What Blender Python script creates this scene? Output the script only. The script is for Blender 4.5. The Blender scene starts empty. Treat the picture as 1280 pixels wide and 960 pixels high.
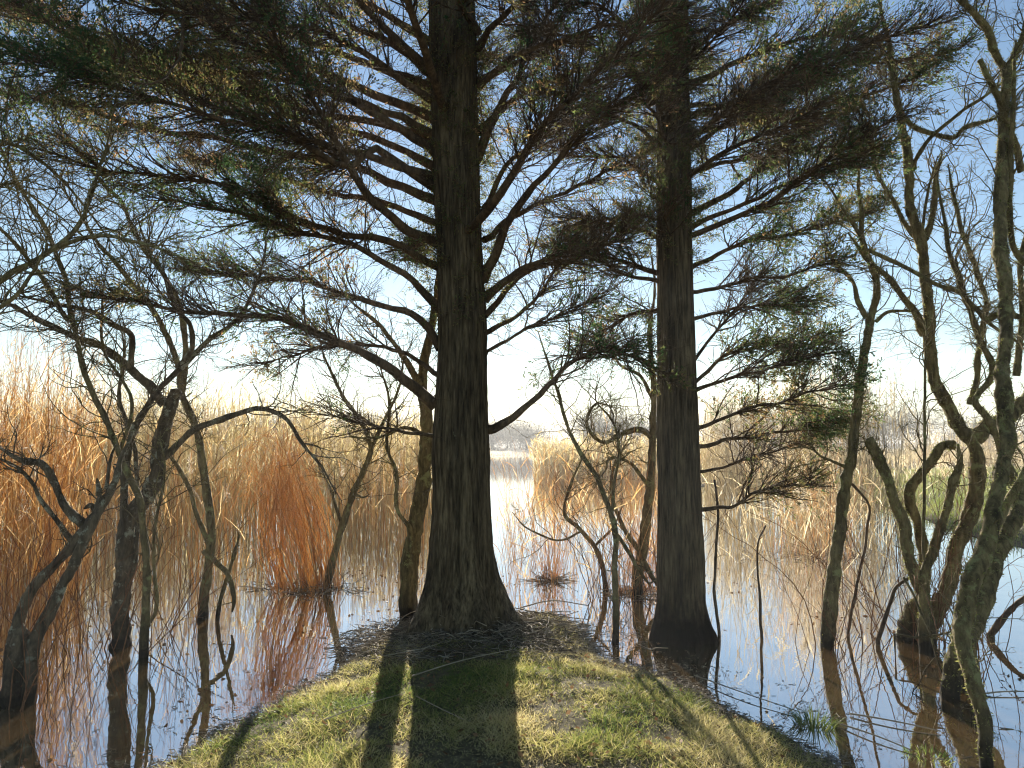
import bpy, math
import numpy as np
from mathutils import Vector, Euler

# ------------------------------------------------------------------ camera, sky, sun, exposure
S = bpy.context.scene
C = S.collection
CAM_H, PITCH, FPX = 1.75, math.atan(72 / 925), 925.0      # eye height, upward tilt, focal length in photo pixels (1280 wide)
cam = bpy.data.cameras.new('camera'); cam_o = bpy.data.objects.new('camera', cam); C.objects.link(cam_o)
cam_o.location = (0, 0, CAM_H); cam_o.rotation_euler = (math.radians(90) + PITCH, 0, 0)
cam.sensor_width = 36; cam.lens = FPX * 36 / 1280; cam.clip_start = 0.05; cam.clip_end = 5000
S.camera = cam_o
SUN_EL, SUN_AZ = math.radians(13.0), math.radians(-4.3)   # azimuth measured from +Y, negative to the left
W = bpy.data.worlds.new('World'); S.world = W; W.use_nodes = True
nt = W.node_tree; bg = nt.nodes['Background']
sky = nt.nodes.new('ShaderNodeTexSky'); sky.sky_type = 'NISHITA'; sky.sun_disc = False
sky.sun_elevation = SUN_EL; sky.sun_rotation = SUN_AZ
sky.air_density = 1.0; sky.dust_density = 0.03; sky.ozone_density = 1.8
nt.links.new(sky.outputs[0], bg.inputs[0]); bg.inputs[1].default_value = 0.051
sl = bpy.data.lights.new('sun', 'SUN'); sl.energy = 5.0; sl.angle = math.radians(0.5); sl.color = (1.0, 0.92, 0.79)
so = bpy.data.objects.new('sun', sl); C.objects.link(so)
sd = Vector((math.sin(SUN_AZ) * math.cos(SUN_EL), math.cos(SUN_AZ) * math.cos(SUN_EL), math.sin(SUN_EL)))
so.rotation_euler = sd.to_track_quat('Z', 'Y').to_euler(); so.location = sd * 60
S.view_settings.view_transform = 'Standard'; S.view_settings.look = 'None'
S.view_settings.exposure = 1.68; S.view_settings.gamma = 1.0; S.view_settings.use_curve_mapping = False
S.cycles.max_bounces = 8; S.cycles.diffuse_bounces = 4; S.cycles.glossy_bounces = 3; S.cycles.transmission_bounces = 4
S.cycles.volume_bounces = 0; S.cycles.use_denoising = True
S.cycles.sample_clamp_indirect = 3.0; S.cycles.filter_width = 1.15; S.cycles.use_adaptive_sampling = False

# ------------------------------------------------------------------ helpers
rng = np.random.default_rng(11)
def P(px, py, Y):
    """world point seen at photo pixel (px,py) at the distance Y in front of the camera"""
    u, v = (px - 640) / FPX, (480 - py) / FPX
    cp, sp = math.cos(PITCH), math.sin(PITCH)
    y, z = cp - v * sp, sp + v * cp
    t = Y / y
    return np.array((u * t, Y, CAM_H + z * t))
def norm(a): return a / np.maximum(np.linalg.norm(a, axis=-1, keepdims=True), 1e-9)
_lat = np.random.default_rng(5).random((64, 64, 64)).astype(np.float32)
def vnoise(p):
    p = np.asarray(p, dtype=np.float64); i = np.floor(p).astype(int); f = p - i; f = f * f * (3 - 2 * f)
    r = 0
    for dx in (0, 1):
        for dy in (0, 1):
            for dz in (0, 1):
                w = (f[..., 0] if dx else 1 - f[..., 0]) * (f[..., 1] if dy else 1 - f[..., 1]) * (f[..., 2] if dz else 1 - f[..., 2])
                r = r + w * _lat[(i[..., 0] + dx) % 64, (i[..., 1] + dy) % 64, (i[..., 2] + dz) % 64]
    return r - 0.5
def fbm(p, o=3):
    r, a, p = 0, 1.0, np.asarray(p, dtype=np.float64)
    for k in range(o):
        r = r + a * vnoise(p + 7.3 * k); p = p * 2.03; a *= 0.5
    return r
def smooth(pts, n):
    """Catmull-Rom resampling of a polyline (any number of columns)"""
    p = np.asarray(pts, dtype=float)
    if len(p) == 2: p = np.array([p[0], (p[0] + p[1]) / 2, p[1]])
    q = np.vstack([2 * p[0] - p[1], p, 2 * p[-1] - p[-2]])
    seg = np.linalg.norm(np.diff(p[:, :3], axis=0), axis=1); cum = np.r_[0, np.cumsum(seg)]
    s = np.linspace(0, cum[-1], n); i = np.clip(np.searchsorted(cum, s, side='right') - 1, 0, len(p) - 2)
    t = ((s - cum[i]) / np.maximum(seg[i], 1e-9))[:, None]
    a, b, c, d = q[i], q[i + 1], q[i + 2], q[i + 3]
    return 0.5 * (2 * b + (c - a) * t + (2 * a - 5 * b + 4 * c - d) * t * t + (3 * b - a - 3 * c + d) * t ** 3)

class G:
    """collects tubes, ribbons and leaves; build() links them as one mesh object"""
    def __init__(s): s.V, s.Q, s.T, s.A, s.n = [], [], [], [], 0
    def _add(s, v, tint):
        s.V.append(v.reshape(-1, 3)); s.A.append(np.broadcast_to(tint, v.shape[:-1]).reshape(-1).astype(np.float32)); o = s.n; s.n += s.V[-1].shape[0]; return o
    def tubes(s, A, R, sides=3, tint=None, cap=True, rough=0.0):
        A = np.asarray(A, float); R = np.asarray(R, float)
        if A.ndim == 2: A, R = A[None], R[None]
        N, K = A.shape[:2]
        if N == 0: return s
        if tint is None: tint = rng.random(N)
        T = np.empty_like(A); T[:, 1:-1] = A[:, 2:] - A[:, :-2]; T[:, 0] = A[:, 1] - A[:, 0]; T[:, -1] = A[:, -1] - A[:, -2]; T = norm(T)
        m = norm(A[:, -1] - A[:, 0]); ref = np.where(np.abs(m[:, 2:]) < 0.75, np.array([[0, 0, 1.0]]), np.array([[1.0, 0, 0]]))[:, None]
        U = norm(ref - (ref * T).sum(-1, keepdims=True) * T); Vv = np.cross(T, U)
        a = np.arange(sides) / sides * 2 * math.pi
        v = A[:, :, None] + R[:, :, None, None] * (np.cos(a)[:, None] * U[:, :, None] + np.sin(a)[:, None] * Vv[:, :, None])
        if rough:
            q = v * np.array([16, 16, 9.0]); v = v + (v - A[:, :, None]) * (rough * (1.6 * fbm(q, 2) + 1.2 * vnoise(q * 3.1)))[..., None]
        o = s._add(v, np.asarray(tint, float).reshape(N, 1, 1))
        b = o + (np.arange(N)[:, None, None] * K + np.arange(K - 1)[None, :, None]) * sides
        j = np.arange(sides); j2 = (j + 1) % sides
        s.Q.append(np.stack([b + j, b + j2, b + sides + j2, b + sides + j], -1).reshape(-1, 4))
        if cap and sides > 3:
            tip = A[:, -1] + T[:, -1] * R[:, -1:] * 0.4; o2 = s._add(tip, np.asarray(tint, float).reshape(N))
            e = o + (np.arange(N)[:, None] * K + K - 1) * sides
            s.T.append(np.stack([e + j, e + j2, np.broadcast_to((o2 + np.arange(N))[:, None], (N, sides))], -1).reshape(-1, 3))
        return s
    def ribbons(s, A, Wd, side, tint=None):
        N, K = A.shape[:2]
        if tint is None: tint = rng.random(N)
        v = np.stack([A - side[:, None] * Wd[..., None], A + side[:, None] * Wd[..., None]], 2)
        o = s._add(v, np.asarray(tint).reshape(N, 1, 1))
        b = o + (np.arange(N)[:, None] * K + np.arange(K - 1)[None]) * 2
        s.Q.append(np.stack([b, b + 1, b + 3, b + 2], -1).reshape(-1, 4)); return s
    def leaves(s, p, d, L, w, tint=None):
        """diamond leaflets: base p, direction d, length L, half width w"""
        N = len(p); q = norm(np.cross(d, rng.normal(size=(N, 3)))); L = np.broadcast_to(L, N)[:, None]; w = np.broadcast_to(w, N)[:, None]
        v = np.stack([p, p + d * L * 0.45 + q * w, p + d * L, p + d * L * 0.45 - q * w], 1)
        o = s._add(v, np.asarray(rng.random(N) if tint is None else tint).reshape(N, 1)); b = o + np.arange(N)[:, None] * 4
        s.Q.append(b + np.arange(4)[None]); return s
    def raw(s, v, q, tint=0.5):
        o = s._add(v, tint); s.Q.append(np.asarray(q) + o); return s
    def build(s, name, mat, parent=None, smooth_=True):
        V = np.vstack(s.V) if s.V else np.zeros((0, 3))
        org = np.array(parent_origin(parent))
        me = bpy.data.meshes.new(name)
        Q = np.vstack(s.Q) if s.Q else np.zeros((0, 4), int); T = np.vstack(s.T) if s.T else np.zeros((0, 3), int)
        me.vertices.add(len(V)); me.vertices.foreach_set('co', (V - org).astype(np.float32).ravel())
        me.loops.add(Q.size + T.size); me.loops.foreach_set('vertex_index', np.r_[Q.ravel(), T.ravel()].astype(np.int32))
        me.polygons.add(len(Q) + len(T))
        me.polygons.foreach_set('loop_start', np.r_[np.arange(len(Q)) * 4, Q.size + np.arange(len(T)) * 3].astype(np.int32))
        me.update(calc_edges=True)
        me.polygons.foreach_set('use_smooth', np.full(len(Q) + len(T), smooth_))
        at = me.attributes.new('tint', 'FLOAT', 'POINT'); at.data.foreach_set('value', np.concatenate(s.A) if s.A else np.zeros(0, np.float32))
        me.materials.append(mat)
        o = bpy.data.objects.new(name, me); C.objects.link(o)
        if parent is not None: o.parent = parent
        return o
def parent_origin(p):
    o = np.zeros(3)
    while p is not None:
        o += np.array(p.location); p = p.parent
    return o
def tag(o, label=None, cat=None, group=None, kind=None):
    if label: o['label'] = label
    if cat: o['category'] = cat
    if group: o['group'] = group
    if kind: o['kind'] = kind
    return o
def thing(name, loc, label, cat, group=None):
    o = bpy.data.objects.new(name, None); C.objects.link(o); o.location = tuple(float(v) for v in loc); o.empty_display_size = 0.2
    return tag(o, label, cat, group)

def sample(A, R, idx, t):
    K = A.shape[1]; q = np.clip(t, 0, 0.9999) * (K - 1); i = q.astype(int); f = (q - i)[:, None]
    p = A[idx, i] * (1 - f) + A[idx, i + 1] * f; tan = norm(A[idx, i + 1] - A[idx, i])
    return p, tan, R[idx, i] * (1 - f[:, 0]) + R[idx, i + 1] * f[:, 0]
def sprout(A, R, idx, t, L, ang, K, up=0.0, flat=1.0, jit=0.2, r0=0.006, r1=0.0012, pull=0.0):
    """grow len(idx) children from parents A[idx] at parameter t"""
    p, tan, r = sample(A, R, idx, t); M = len(idx)
    rv = rng.normal(size=(M, 3)); perp = rv - (rv * tan).sum(-1, keepdims=True) * tan; perp[:, 2] *= flat; perp = norm(perp)
    ang = np.broadcast_to(ang, M)[:, None]
    d = tan * np.cos(ang) + perp * np.sin(ang); d[:, 2] += up; d = norm(d)
    out = np.empty((M, K, 3)); out[:, 0] = p; st = (np.broadcast_to(L, M) / (K - 1))[:, None]
    for k in range(1, K):
        out[:, k] = out[:, k - 1] + d * st
        d = d + jit * rng.normal(size=(M, 3)); d[:, 2] += pull; d = norm(d)
    ra = np.minimum(np.broadcast_to(r0, M), r * 0.75)[:, None]; rb = np.minimum(np.broadcast_to(r1, M)[:, None], ra)
    return out, ra + (rb - ra) * np.linspace(0, 1, K)[None]
def strand(pix, r0, r1, Y0, Y1=None, n=None, wig=0.012, tp=0.8):
    """a stem traced through photo pixels, radius r0..r1 in pixels, distance Y0..Y1"""
    Y1 = Y0 if Y1 is None else Y1
    m = len(pix); f = np.linspace(0, 1, m)
    pts = np.array([P(x, y, Y0 + (Y1 - Y0) * q) for (x, y), q in zip(pix, f)])
    n = n or max(8, int(m * 4)); A = smooth(pts, n)
    A[1:-1] += wig * np.stack([fbm(A[1:-1] * 5 + 31 * c, 2) for c in range(3)], -1) * 1.4
    g = np.linspace(0, 1, n); rp = np.interp(g, np.linspace(0, 1, len(r0)), r0) if isinstance(r0, (list, tuple)) else r0 + (r1 - r0) * g ** tp
    R = rp / FPX * (Y0 + (Y1 - Y0) * g)
    R = R * (1 + 0.25 * fbm(A * 9, 2))
    return A, R

# ------------------------------------------------------------------ materials
def mat(name):
    m = bpy.data.materials.new(name); m.use_nodes = True; t = m.node_tree; t.nodes.clear()
    out = t.nodes.new('ShaderNodeOutputMaterial'); return m, t, out
def N(t, kind, **kw):
    n = t.nodes.new(kind)
    for k, v in kw.items():
        if k in n.inputs: n.inputs[k].default_value = v
        else: setattr(n, k, v)
    return n
def ramp(t, stops):
    n = t.nodes.new('ShaderNodeValToRGB'); e = n.color_ramp.elements
    while len(e) < len(stops): e.new(0.5)
    for q, (p, c) in zip(e, stops): q.position = p; q.color = (*c, 1)
    return n
def plant_mat(name, stops, transl=0.4, rough=0.6, noise=1.2, spec=0.2, mixn=0.35):
    """leaf or straw: colour from the tint of each blade plus a slow noise; lets some light through"""
    m, t, out = mat(name)
    at = N(t, 'ShaderNodeAttribute', attribute_name='tint'); tc = N(t, 'ShaderNodeTexCoord')
    nz = N(t, 'ShaderNodeTexNoise', Scale=noise, Detail=3.0); t.links.new(tc.outputs['Object'], nz.inputs['Vector'])
    mx = N(t, 'ShaderNodeMath', operation='MULTIPLY_ADD'); t.links.new(nz.outputs[0], mx.inputs[0]); mx.inputs[1].default_value = 2.4 * mixn; mx.inputs[2].default_value = -1.2 * mixn
    ad = N(t, 'ShaderNodeMath', operation='ADD'); t.links.new(mx.outputs[0], ad.inputs[0]); t.links.new(at.outputs['Fac'], ad.inputs[1])
    r = ramp(t, stops); t.links.new(ad.outputs[0], r.inputs[0])
    b = N(t, 'ShaderNodeBsdfPrincipled', Roughness=rough); b.inputs['Specular IOR Level'].default_value = spec
    t.links.new(r.outputs[0], b.inputs['Base Color'])
    tr = N(t, 'ShaderNodeBsdfTranslucent'); t.links.new(r.outputs[0], tr.inputs[0])
    mi = N(t, 'ShaderNodeMixShader'); mi.inputs[0].default_value = transl
    t.links.new(b.outputs[0], mi.inputs[1]); t.links.new(tr.outputs[0], mi.inputs[2]); t.links.new(mi.outputs[0], out.inputs[0])
    return m
def bark_mat(name, dark, light, sc=(22, 22, 2.0), lichen=None, bump=0.6, dist=0.02, lich_amt=0.6, wet=0):
    m, t, out = mat(name)
    tc = N(t, 'ShaderNodeTexCoord'); mp = N(t, 'ShaderNodeMapping'); mp.inputs['Scale'].default_value = sc
    t.links.new(tc.outputs['Object'], mp.inputs[0])
    nz = N(t, 'ShaderNodeTexNoise', Scale=1.0, Detail=6.0, Roughness=0.65); t.links.new(mp.outputs[0], nz.inputs['Vector'])
    r = ramp(t, [(0.32, dark), (0.52, tuple((a + b) / 2 for a, b in zip(dark, light))), (0.7, light)]); t.links.new(nz.outputs[0], r.inputs[0])
    mq = N(t, 'ShaderNodeMapping'); mq.inputs['Scale'].default_value = (9, 9, 1.3); t.links.new(tc.outputs['Object'], mq.inputs[0])
    n3 = N(t, 'ShaderNodeTexNoise', Scale=1.0, Detail=4.0, Roughness=0.6); t.links.new(mq.outputs[0], n3.inputs['Vector'])
    rv = ramp(t, [(0.35, (0.55, 0.52, 0.5)), (0.65, (1.35, 1.3, 1.2))]); t.links.new(n3.outputs[0], rv.inputs[0])
    mv = N(t, 'ShaderNodeMix', data_type='RGBA', blend_type='MULTIPLY'); mv.inputs[0].default_value = 1.0; t.links.new(r.outputs[0], mv.inputs[6]); t.links.new(rv.outputs[0], mv.inputs[7])
    col = mv.outputs[2]
    n2 = N(t, 'ShaderNodeTexNoise', Scale=9.0, Detail=5.0, Roughness=0.7); t.links.new(tc.outputs['Object'], n2.inputs['Vector'])
    if lichen:
        rm = ramp(t, [(lich_amt, (0, 0, 0)), (lich_amt + 0.08, (1, 1, 1))]); t.links.new(n2.outputs[0], rm.inputs[0])
        mx = N(t, 'ShaderNodeMix', data_type='RGBA'); t.links.new(rm.outputs[0], mx.inputs[0]); t.links.new(col, mx.inputs[6]); mx.inputs[7].default_value = (*lichen, 1); col = mx.outputs[2]
    b = N(t, 'ShaderNodeBsdfPrincipled', Roughness=0.9); b.inputs['Specular IOR Level'].default_value = 0.15
    if wet:      # black stain left by the lake, up to an uneven tide line
        sx = N(t, 'ShaderNodeSeparateXYZ'); t.links.new(tc.outputs['Object'], sx.inputs[0])
        ma = N(t, 'ShaderNodeMath', operation='MULTIPLY_ADD'); t.links.new(n2.outputs[0], ma.inputs[0]); ma.inputs[1].default_value = -0.5; t.links.new(sx.outputs[2], ma.inputs[2])
        mr = N(t, 'ShaderNodeMapRange'); t.links.new(ma.outputs[0], mr.inputs[0]); mr.inputs[1].default_value = wet - 0.45; mr.inputs[2].default_value = wet - 0.12
        wx_ = N(t, 'ShaderNodeMix', data_type='RGBA'); t.links.new(mr.outputs[0], wx_.inputs[0]); wx_.inputs[6].default_value = (0.018, 0.014, 0.009, 1); t.links.new(col, wx_.inputs[7]); col = wx_.outputs[2]
    t.links.new(col, b.inputs['Base Color'])
    bp = N(t, 'ShaderNodeBump', Strength=bump, Distance=dist); t.links.new(nz.outputs[0], bp.inputs['Height']); t.links.new(bp.outputs[0], b.inputs['Normal'])
    t.links.new(b.outputs[0], out.inputs[0]); return m

M_bark = bark_mat('cypress_bark', (0.030, 0.022, 0.013), (0.23, 0.18, 0.11), (46, 46, 4.5), (0.22, 0.21, 0.13), 1.0, 0.04, 0.68)
M_bark_wet = bark_mat('waterside_cypress_bark', (0.030, 0.022, 0.013), (0.23, 0.18, 0.11), (46, 46, 4.5), (0.22, 0.21, 0.13), 1.0, 0.04, 0.68, 0.34)
M_limb = bark_mat('cypress_limb_bark', (0.05, 0.034, 0.02), (0.17, 0.115, 0.065), (30, 30, 12), None, 0.4, 0.01)
M_willow = bark_mat('willow_bark', (0.06, 0.048, 0.024), (0.26, 0.21, 0.10), (26, 26, 8), (0.25, 0.24, 0.10), 0.8, 0.02, 0.55, 0.24)
M_grey = bark_mat('lichen_bark', (0.05, 0.04, 0.026), (0.19, 0.15, 0.095), (26, 26, 8), (0.31, 0.30, 0.21), 0.8, 0.02, 0.56, 0.24)
M_shoot = bark_mat('shoot_bark', (0.10, 0.05, 0.028), (0.26, 0.13, 0.065), (20, 20, 20), None, 0.2, 0.005)
M_rust = plant_mat('rust_stems', [(0.0, (0.36, 0.19, 0.075)), (0.5, (0.64, 0.37, 0.145)), (1.0, (0.76, 0.53, 0.26))], 0.66, 0.55, 0.8)
M_twig = bark_mat('twig_bark', (0.055, 0.042, 0.03), (0.15, 0.11, 0.075), (20, 20, 20), None, 0.2, 0.005)
M_leaf = plant_mat('cypress_foliage', [(0.0, (0.05, 0.10, 0.035)), (0.35, (0.115, 0.145, 0.045)), (0.65, (0.21, 0.185, 0.07)), (1.0, (0.34, 0.20, 0.095))], 0.66, 0.6, 1.1, 0.25)
M_reed = plant_mat('dry_reed', [(0.0, (0.30, 0.21, 0.085)), (0.45, (0.56, 0.44, 0.20)), (1.0, (0.70, 0.61, 0.37))], 0.66, 0.55, 0.5)
M_red = plant_mat('russet_reed', [(0.0, (0.27, 0.125, 0.045)), (0.45, (0.56, 0.325, 0.12)), (1.0, (0.72, 0.55, 0.29))], 0.66, 0.55, 0.8)
M_pale = plant_mat('pale_reed', [(0.0, (0.34, 0.25, 0.13)), (0.5, (0.54, 0.44, 0.26)), (1.0, (0.68, 0.60, 0.41))], 0.66, 0.55, 0.4)
M_plume = plant_mat('reed_plume', [(0.0, (0.40, 0.32, 0.22)), (1.0, (0.68, 0.60, 0.46))], 0.5, 0.8, 1.0)
M_grass = plant_mat('bank_grass', [(0.0, (0.08, 0.15, 0.035)), (0.40, (0.23, 0.26, 0.06)), (0.70, (0.46, 0.41, 0.14)), (1.0, (0.62, 0.52, 0.27))], 0.52, 0.5, 2.2, 0.3, 0.45)
M_green = plant_mat('meadow_grass', [(0.0, (0.18, 0.23, 0.05)), (0.6, (0.31, 0.33, 0.09)), (1.0, (0.46, 0.42, 0.18))], 0.45, 0.5, 0.4, 0.3)
M_moss = plant_mat('moss', [(0.0, (0.10, 0.12, 0.03)), (1.0, (0.32, 0.31, 0.10))], 0.4, 0.8, 3.0)
M_straw = plant_mat('dead_straw', [(0.0, (0.08, 0.06, 0.04)), (0.5, (0.22, 0.17, 0.11)), (1.0, (0.48, 0.40, 0.28))], 0.15, 0.7, 3.0)
M_wood = plant_mat('far_wood', [(0.0, (0.05, 0.045, 0.03)), (1.0, (0.11, 0.10, 0.06))], 0.2, 0.9, 0.05)
M_dead = plant_mat('fallen_leaf', [(0.0, (0.12, 0.06, 0.03)), (1.0, (0.32, 0.19, 0.09))], 0.25, 0.7, 3.0)
def ground_mat():
    m, t, out = mat('soil')
    tc = N(t, 'ShaderNodeTexCoord'); nz = N(t, 'ShaderNodeTexNoise', Scale=14.0, Detail=8.0, Roughness=0.7); t.links.new(tc.outputs['Object'], nz.inputs['Vector'])
    n2 = N(t, 'ShaderNodeTexNoise', Scale=2.0, Detail=4.0); t.links.new(tc.outputs['Object'], n2.inputs['Vector'])
    r = ramp(t, [(0.3, (0.045, 0.034, 0.02)), (0.55, (0.14, 0.115, 0.06)), (0.75, (0.26, 0.22, 0.11))]); t.links.new(nz.outputs[0], r.inputs[0])
    b = N(t, 'ShaderNodeBsdfPrincipled', Roughness=0.95); t.links.new(r.outputs[0], b.inputs['Base Color']); b.inputs['Specular IOR Level'].default_value = 0.1
    bp = N(t, 'ShaderNodeBump', Strength=0.7, Distance=0.03); t.links.new(nz.outputs[0], bp.inputs['Height']); t.links.new(bp.outputs[0], b.inputs['Normal'])
    t.links.new(b.outputs[0], out.inputs[0]); return m
def water_mat():
    m, t, out = mat('peaty_water')
    tc = N(t, 'ShaderNodeTexCoord'); nz = N(t, 'ShaderNodeTexNoise', Scale=3.2, Detail=3.0, Roughness=0.5)
    mp = N(t, 'ShaderNodeMapping'); mp.inputs['Scale'].default_value = (1.0, 1.6, 1); t.links.new(tc.outputs['Object'], mp.inputs[0]); t.links.new(mp.outputs[0], nz.inputs['Vector'])
    bp = N(t, 'ShaderNodeBump', Strength=0.05, Distance=0.02); t.links.new(nz.outputs[0], bp.inputs['Height'])
    df = N(t, 'ShaderNodeBsdfDiffuse'); df.inputs[0].default_value = (0.13, 0.08, 0.032, 1)
    gl = N(t, 'ShaderNodeBsdfGlossy', Roughness=0.015); gl.inputs[0].default_value = (0.96, 0.97, 1.0, 1); t.links.new(bp.outputs[0], gl.inputs['Normal'])
    fr = N(t, 'ShaderNodeFresnel', IOR=1.6); t.links.new(bp.outputs[0], fr.inputs['Normal'])
    mr = N(t, 'ShaderNodeMapRange'); t.links.new(fr.outputs[0], mr.inputs[0]); mr.inputs[1].default_value = 0.0; mr.inputs[2].default_value = 1.0; mr.inputs[3].default_value = 0.5; mr.inputs[4].default_value = 1.0
    mi = N(t, 'ShaderNodeMixShader'); t.links.new(mr.outputs[0], mi.inputs[0]); t.links.new(df.outputs[0], mi.inputs[1]); t.links.new(gl.outputs[0], mi.inputs[2]); t.links.new(mi.outputs[0], out.inputs[0])
    return m

# ------------------------------------------------------------------ ground and water
def sdf(pts, poly):
    """signed distance to a polygon, positive inside"""
    x, y = pts[..., 0], pts[..., 1]; d = np.full(x.shape, 1e9); ins = np.zeros(x.shape, bool); n = len(poly)
    for i in range(n):
        ax, ay = poly[i]; bx, by = poly[(i + 1) % n]; ex, ey = bx - ax, by - ay
        t = np.clip(((x - ax) * ex + (y - ay) * ey) / (ex * ex + ey * ey), 0, 1)
        d = np.minimum(d, np.hypot(x - ax - t * ex, y - ay - t * ey))
        c = (ay > y) != (by > y)
        ins ^= c & (x < ex * (y - ay) / (ey if abs(ey) > 1e-9 else 1e-9) + ax)
    return np.where(ins, d, -d)
SPIT = [(-1.95, 3.9), (-1.72, 4.45), (-1.45, 5.2), (-1.30, 5.85), (-1.22, 6.3), (-1.13, 6.8), (-0.95, 7.15), (-0.55, 7.35), (0.0, 7.45), (0.42, 7.5),
        (0.62, 7.2), (0.55, 6.75), (0.62, 6.35), (0.85, 5.95), (1.15, 5.5), (1.33, 5.1), (1.45, 4.7), (1.56, 4.3), (1.75, 3.9), (2.6, 3.1), (6, 1.5), (40, -4), (300, -30),
        (300, -300), (-300, -300), (-300, -30), (-40, -4), (-6, 1.2), (-2.9, 2.9)]
LAKE = [(-300, -40), (-60, 6), (-26, 12), (-19, 22), (-10, 27), (-6, 34), (-4.2, 55), (-5, 84), (1, 92), (7, 84), (6, 60), (4.6, 36), (6.5, 30), (9.5, 26), (9.6, 18), (8.6, 14), (8.3, 11.5), (11, 9), (20, 7), (60, 0), (300, -40)]
def height(x, y):
    p = np.stack([x, y], -1)
    e = 0.15 * fbm(np.stack([x * 2.6, y * 2.6, 0 * x], -1), 4)
    d = sdf(p, SPIT) + e
    near = np.where(d > 0, 0.015 + 0.15 * (1 - np.exp(-np.maximum(d, 0) / 0.55)), np.maximum(0.015 + d * 0.3, -0.6))
    d2 = -sdf(p, LAKE) + 3 * e
    far = np.where(d2 > 0, 0.02 + 0.45 * (1 - np.exp(-np.maximum(d2, 0) / 6)), np.maximum(0.02 + d2 * 0.2, -0.6))
    bump = 0.03 * fbm(np.stack([x * 4, y * 4, 0 * x + 3], -1), 3)
    root = 0.06 * np.exp(-(((x + .43) / .55) ** 2 + ((y - 6.6) / .6) ** 2))
    return np.maximum(near, far) + bump * (np.maximum(near, far) > -0.3) + root
def axis(lo, hi, step, mn, mx):
    a = list(np.arange(lo, hi, step)); s = step
    while a[-1] < mx: s *= 1.16; a.append(a[-1] + s)
    s = step
    while a[0] > mn: s *= 1.16; a.insert(0, a[0] - s)
    return np.array(a)
gx, gy = axis(-3.2, 3.4, 0.045, -480, 480), axis(2.6, 8.2, 0.045, -60, 700)
X, Y = np.meshgrid(gx, gy, indexing='ij'); Z = height(X, Y)
nx, ny = X.shape; ii = (np.arange(nx - 1)[:, None] * ny + np.arange(ny - 1)[None]).ravel()
g = G(); g.raw(np.stack([X, Y, Z], -1), np.stack([ii, ii + ny, ii + ny + 1, ii + 1], -1))
tag(g.build('ground', ground_mat()), 'grassy spit of land and lake shore', 'ground', kind='structure')
wx = np.array([-450, -100, -20, 0, 20, 100, 450.]); wy = np.array([-50, 0, 10, 30, 100, 300.])
X, Y = np.meshgrid(wx, wy, indexing='ij'); nx, ny = X.shape; ii = (np.arange(nx - 1)[:, None] * ny + np.arange(ny - 1)[None]).ravel()
g = G(); g.raw(np.stack([X, Y, 0 * X], -1), np.stack([ii, ii + ny, ii + ny + 1, ii + 1], -1))
tag(g.build('water', water_mat()), 'still brown lake water mirroring trees and sky', 'water', kind='structure')

# ------------------------------------------------------------------ trunks
def trunk_mesh(rows, Y, top_extra, sides=128, rings=260, flare=0.0, seed=0):
    """rows: (photo y, left x, right x) from the base up; returns a G with a furrowed trunk and its axis"""
    c = np.array([np.r_[P((l + r) / 2, y, Y), (r - l) / 2 / FPX * Y] for y, l, r in rows])
    top = c[-1].copy(); d = c[-1, :3] - c[-3, :3]; d /= np.linalg.norm(d); top[:3] += d * top_extra; top[3] *= 0.55
    base = c[0].copy(); base[2] -= 0.25; base[3] *= 1.12
    c = np.vstack([base, c, top])
    A = smooth(c, rings); ctr, R = A[:, :3], A[:, 3]
    a = np.arange(sides) / sides * 2 * math.pi; ca, sa = np.cos(a), np.sin(a)
    z = ctr[:, 2][:, None] + 0 * a[None]
    f = np.clip(1 - (z - c[1, 2]) / 1.0, 0, 1.3) ** 2
    lob = flare * f * (np.cos(5 * a + seed)[None] * 0.6 + np.cos(8 * a + 1.3 + seed)[None] * 0.4)
    pn = np.stack([np.broadcast_to(ca * 11, z.shape), np.broadcast_to(sa * 11, z.shape), z * 1.6 + seed], -1)
    pf = np.stack([np.broadcast_to(ca * 30, z.shape), np.broadcast_to(sa * 30, z.shape), z * 3.5 + seed], -1)
    furrow = -np.abs(vnoise(pn)) * 2 + 0.35; fine = -np.abs(vnoise(pf)) * 2 + .3
    rr = 0.985 * R[:, None] * (1 + lob + 0.10 * furrow + 0.05 * fine + 0.06 * fbm(pn * np.array([.25, .25, .6]), 2))
    v = np.stack([ctr[:, None, 0] + rr * ca, ctr[:, None, 1] + rr * sa, z], -1)
    j = np.arange(sides); j2 = (j + 1) % sides; b = np.arange(rings - 1)[:, None] * sides
    g = G(); g.raw(v, np.stack([b + j, b + j2, b + sides + j2, b + sides + j], -1).reshape(-1, 4))
    return g, ctr, R

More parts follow.
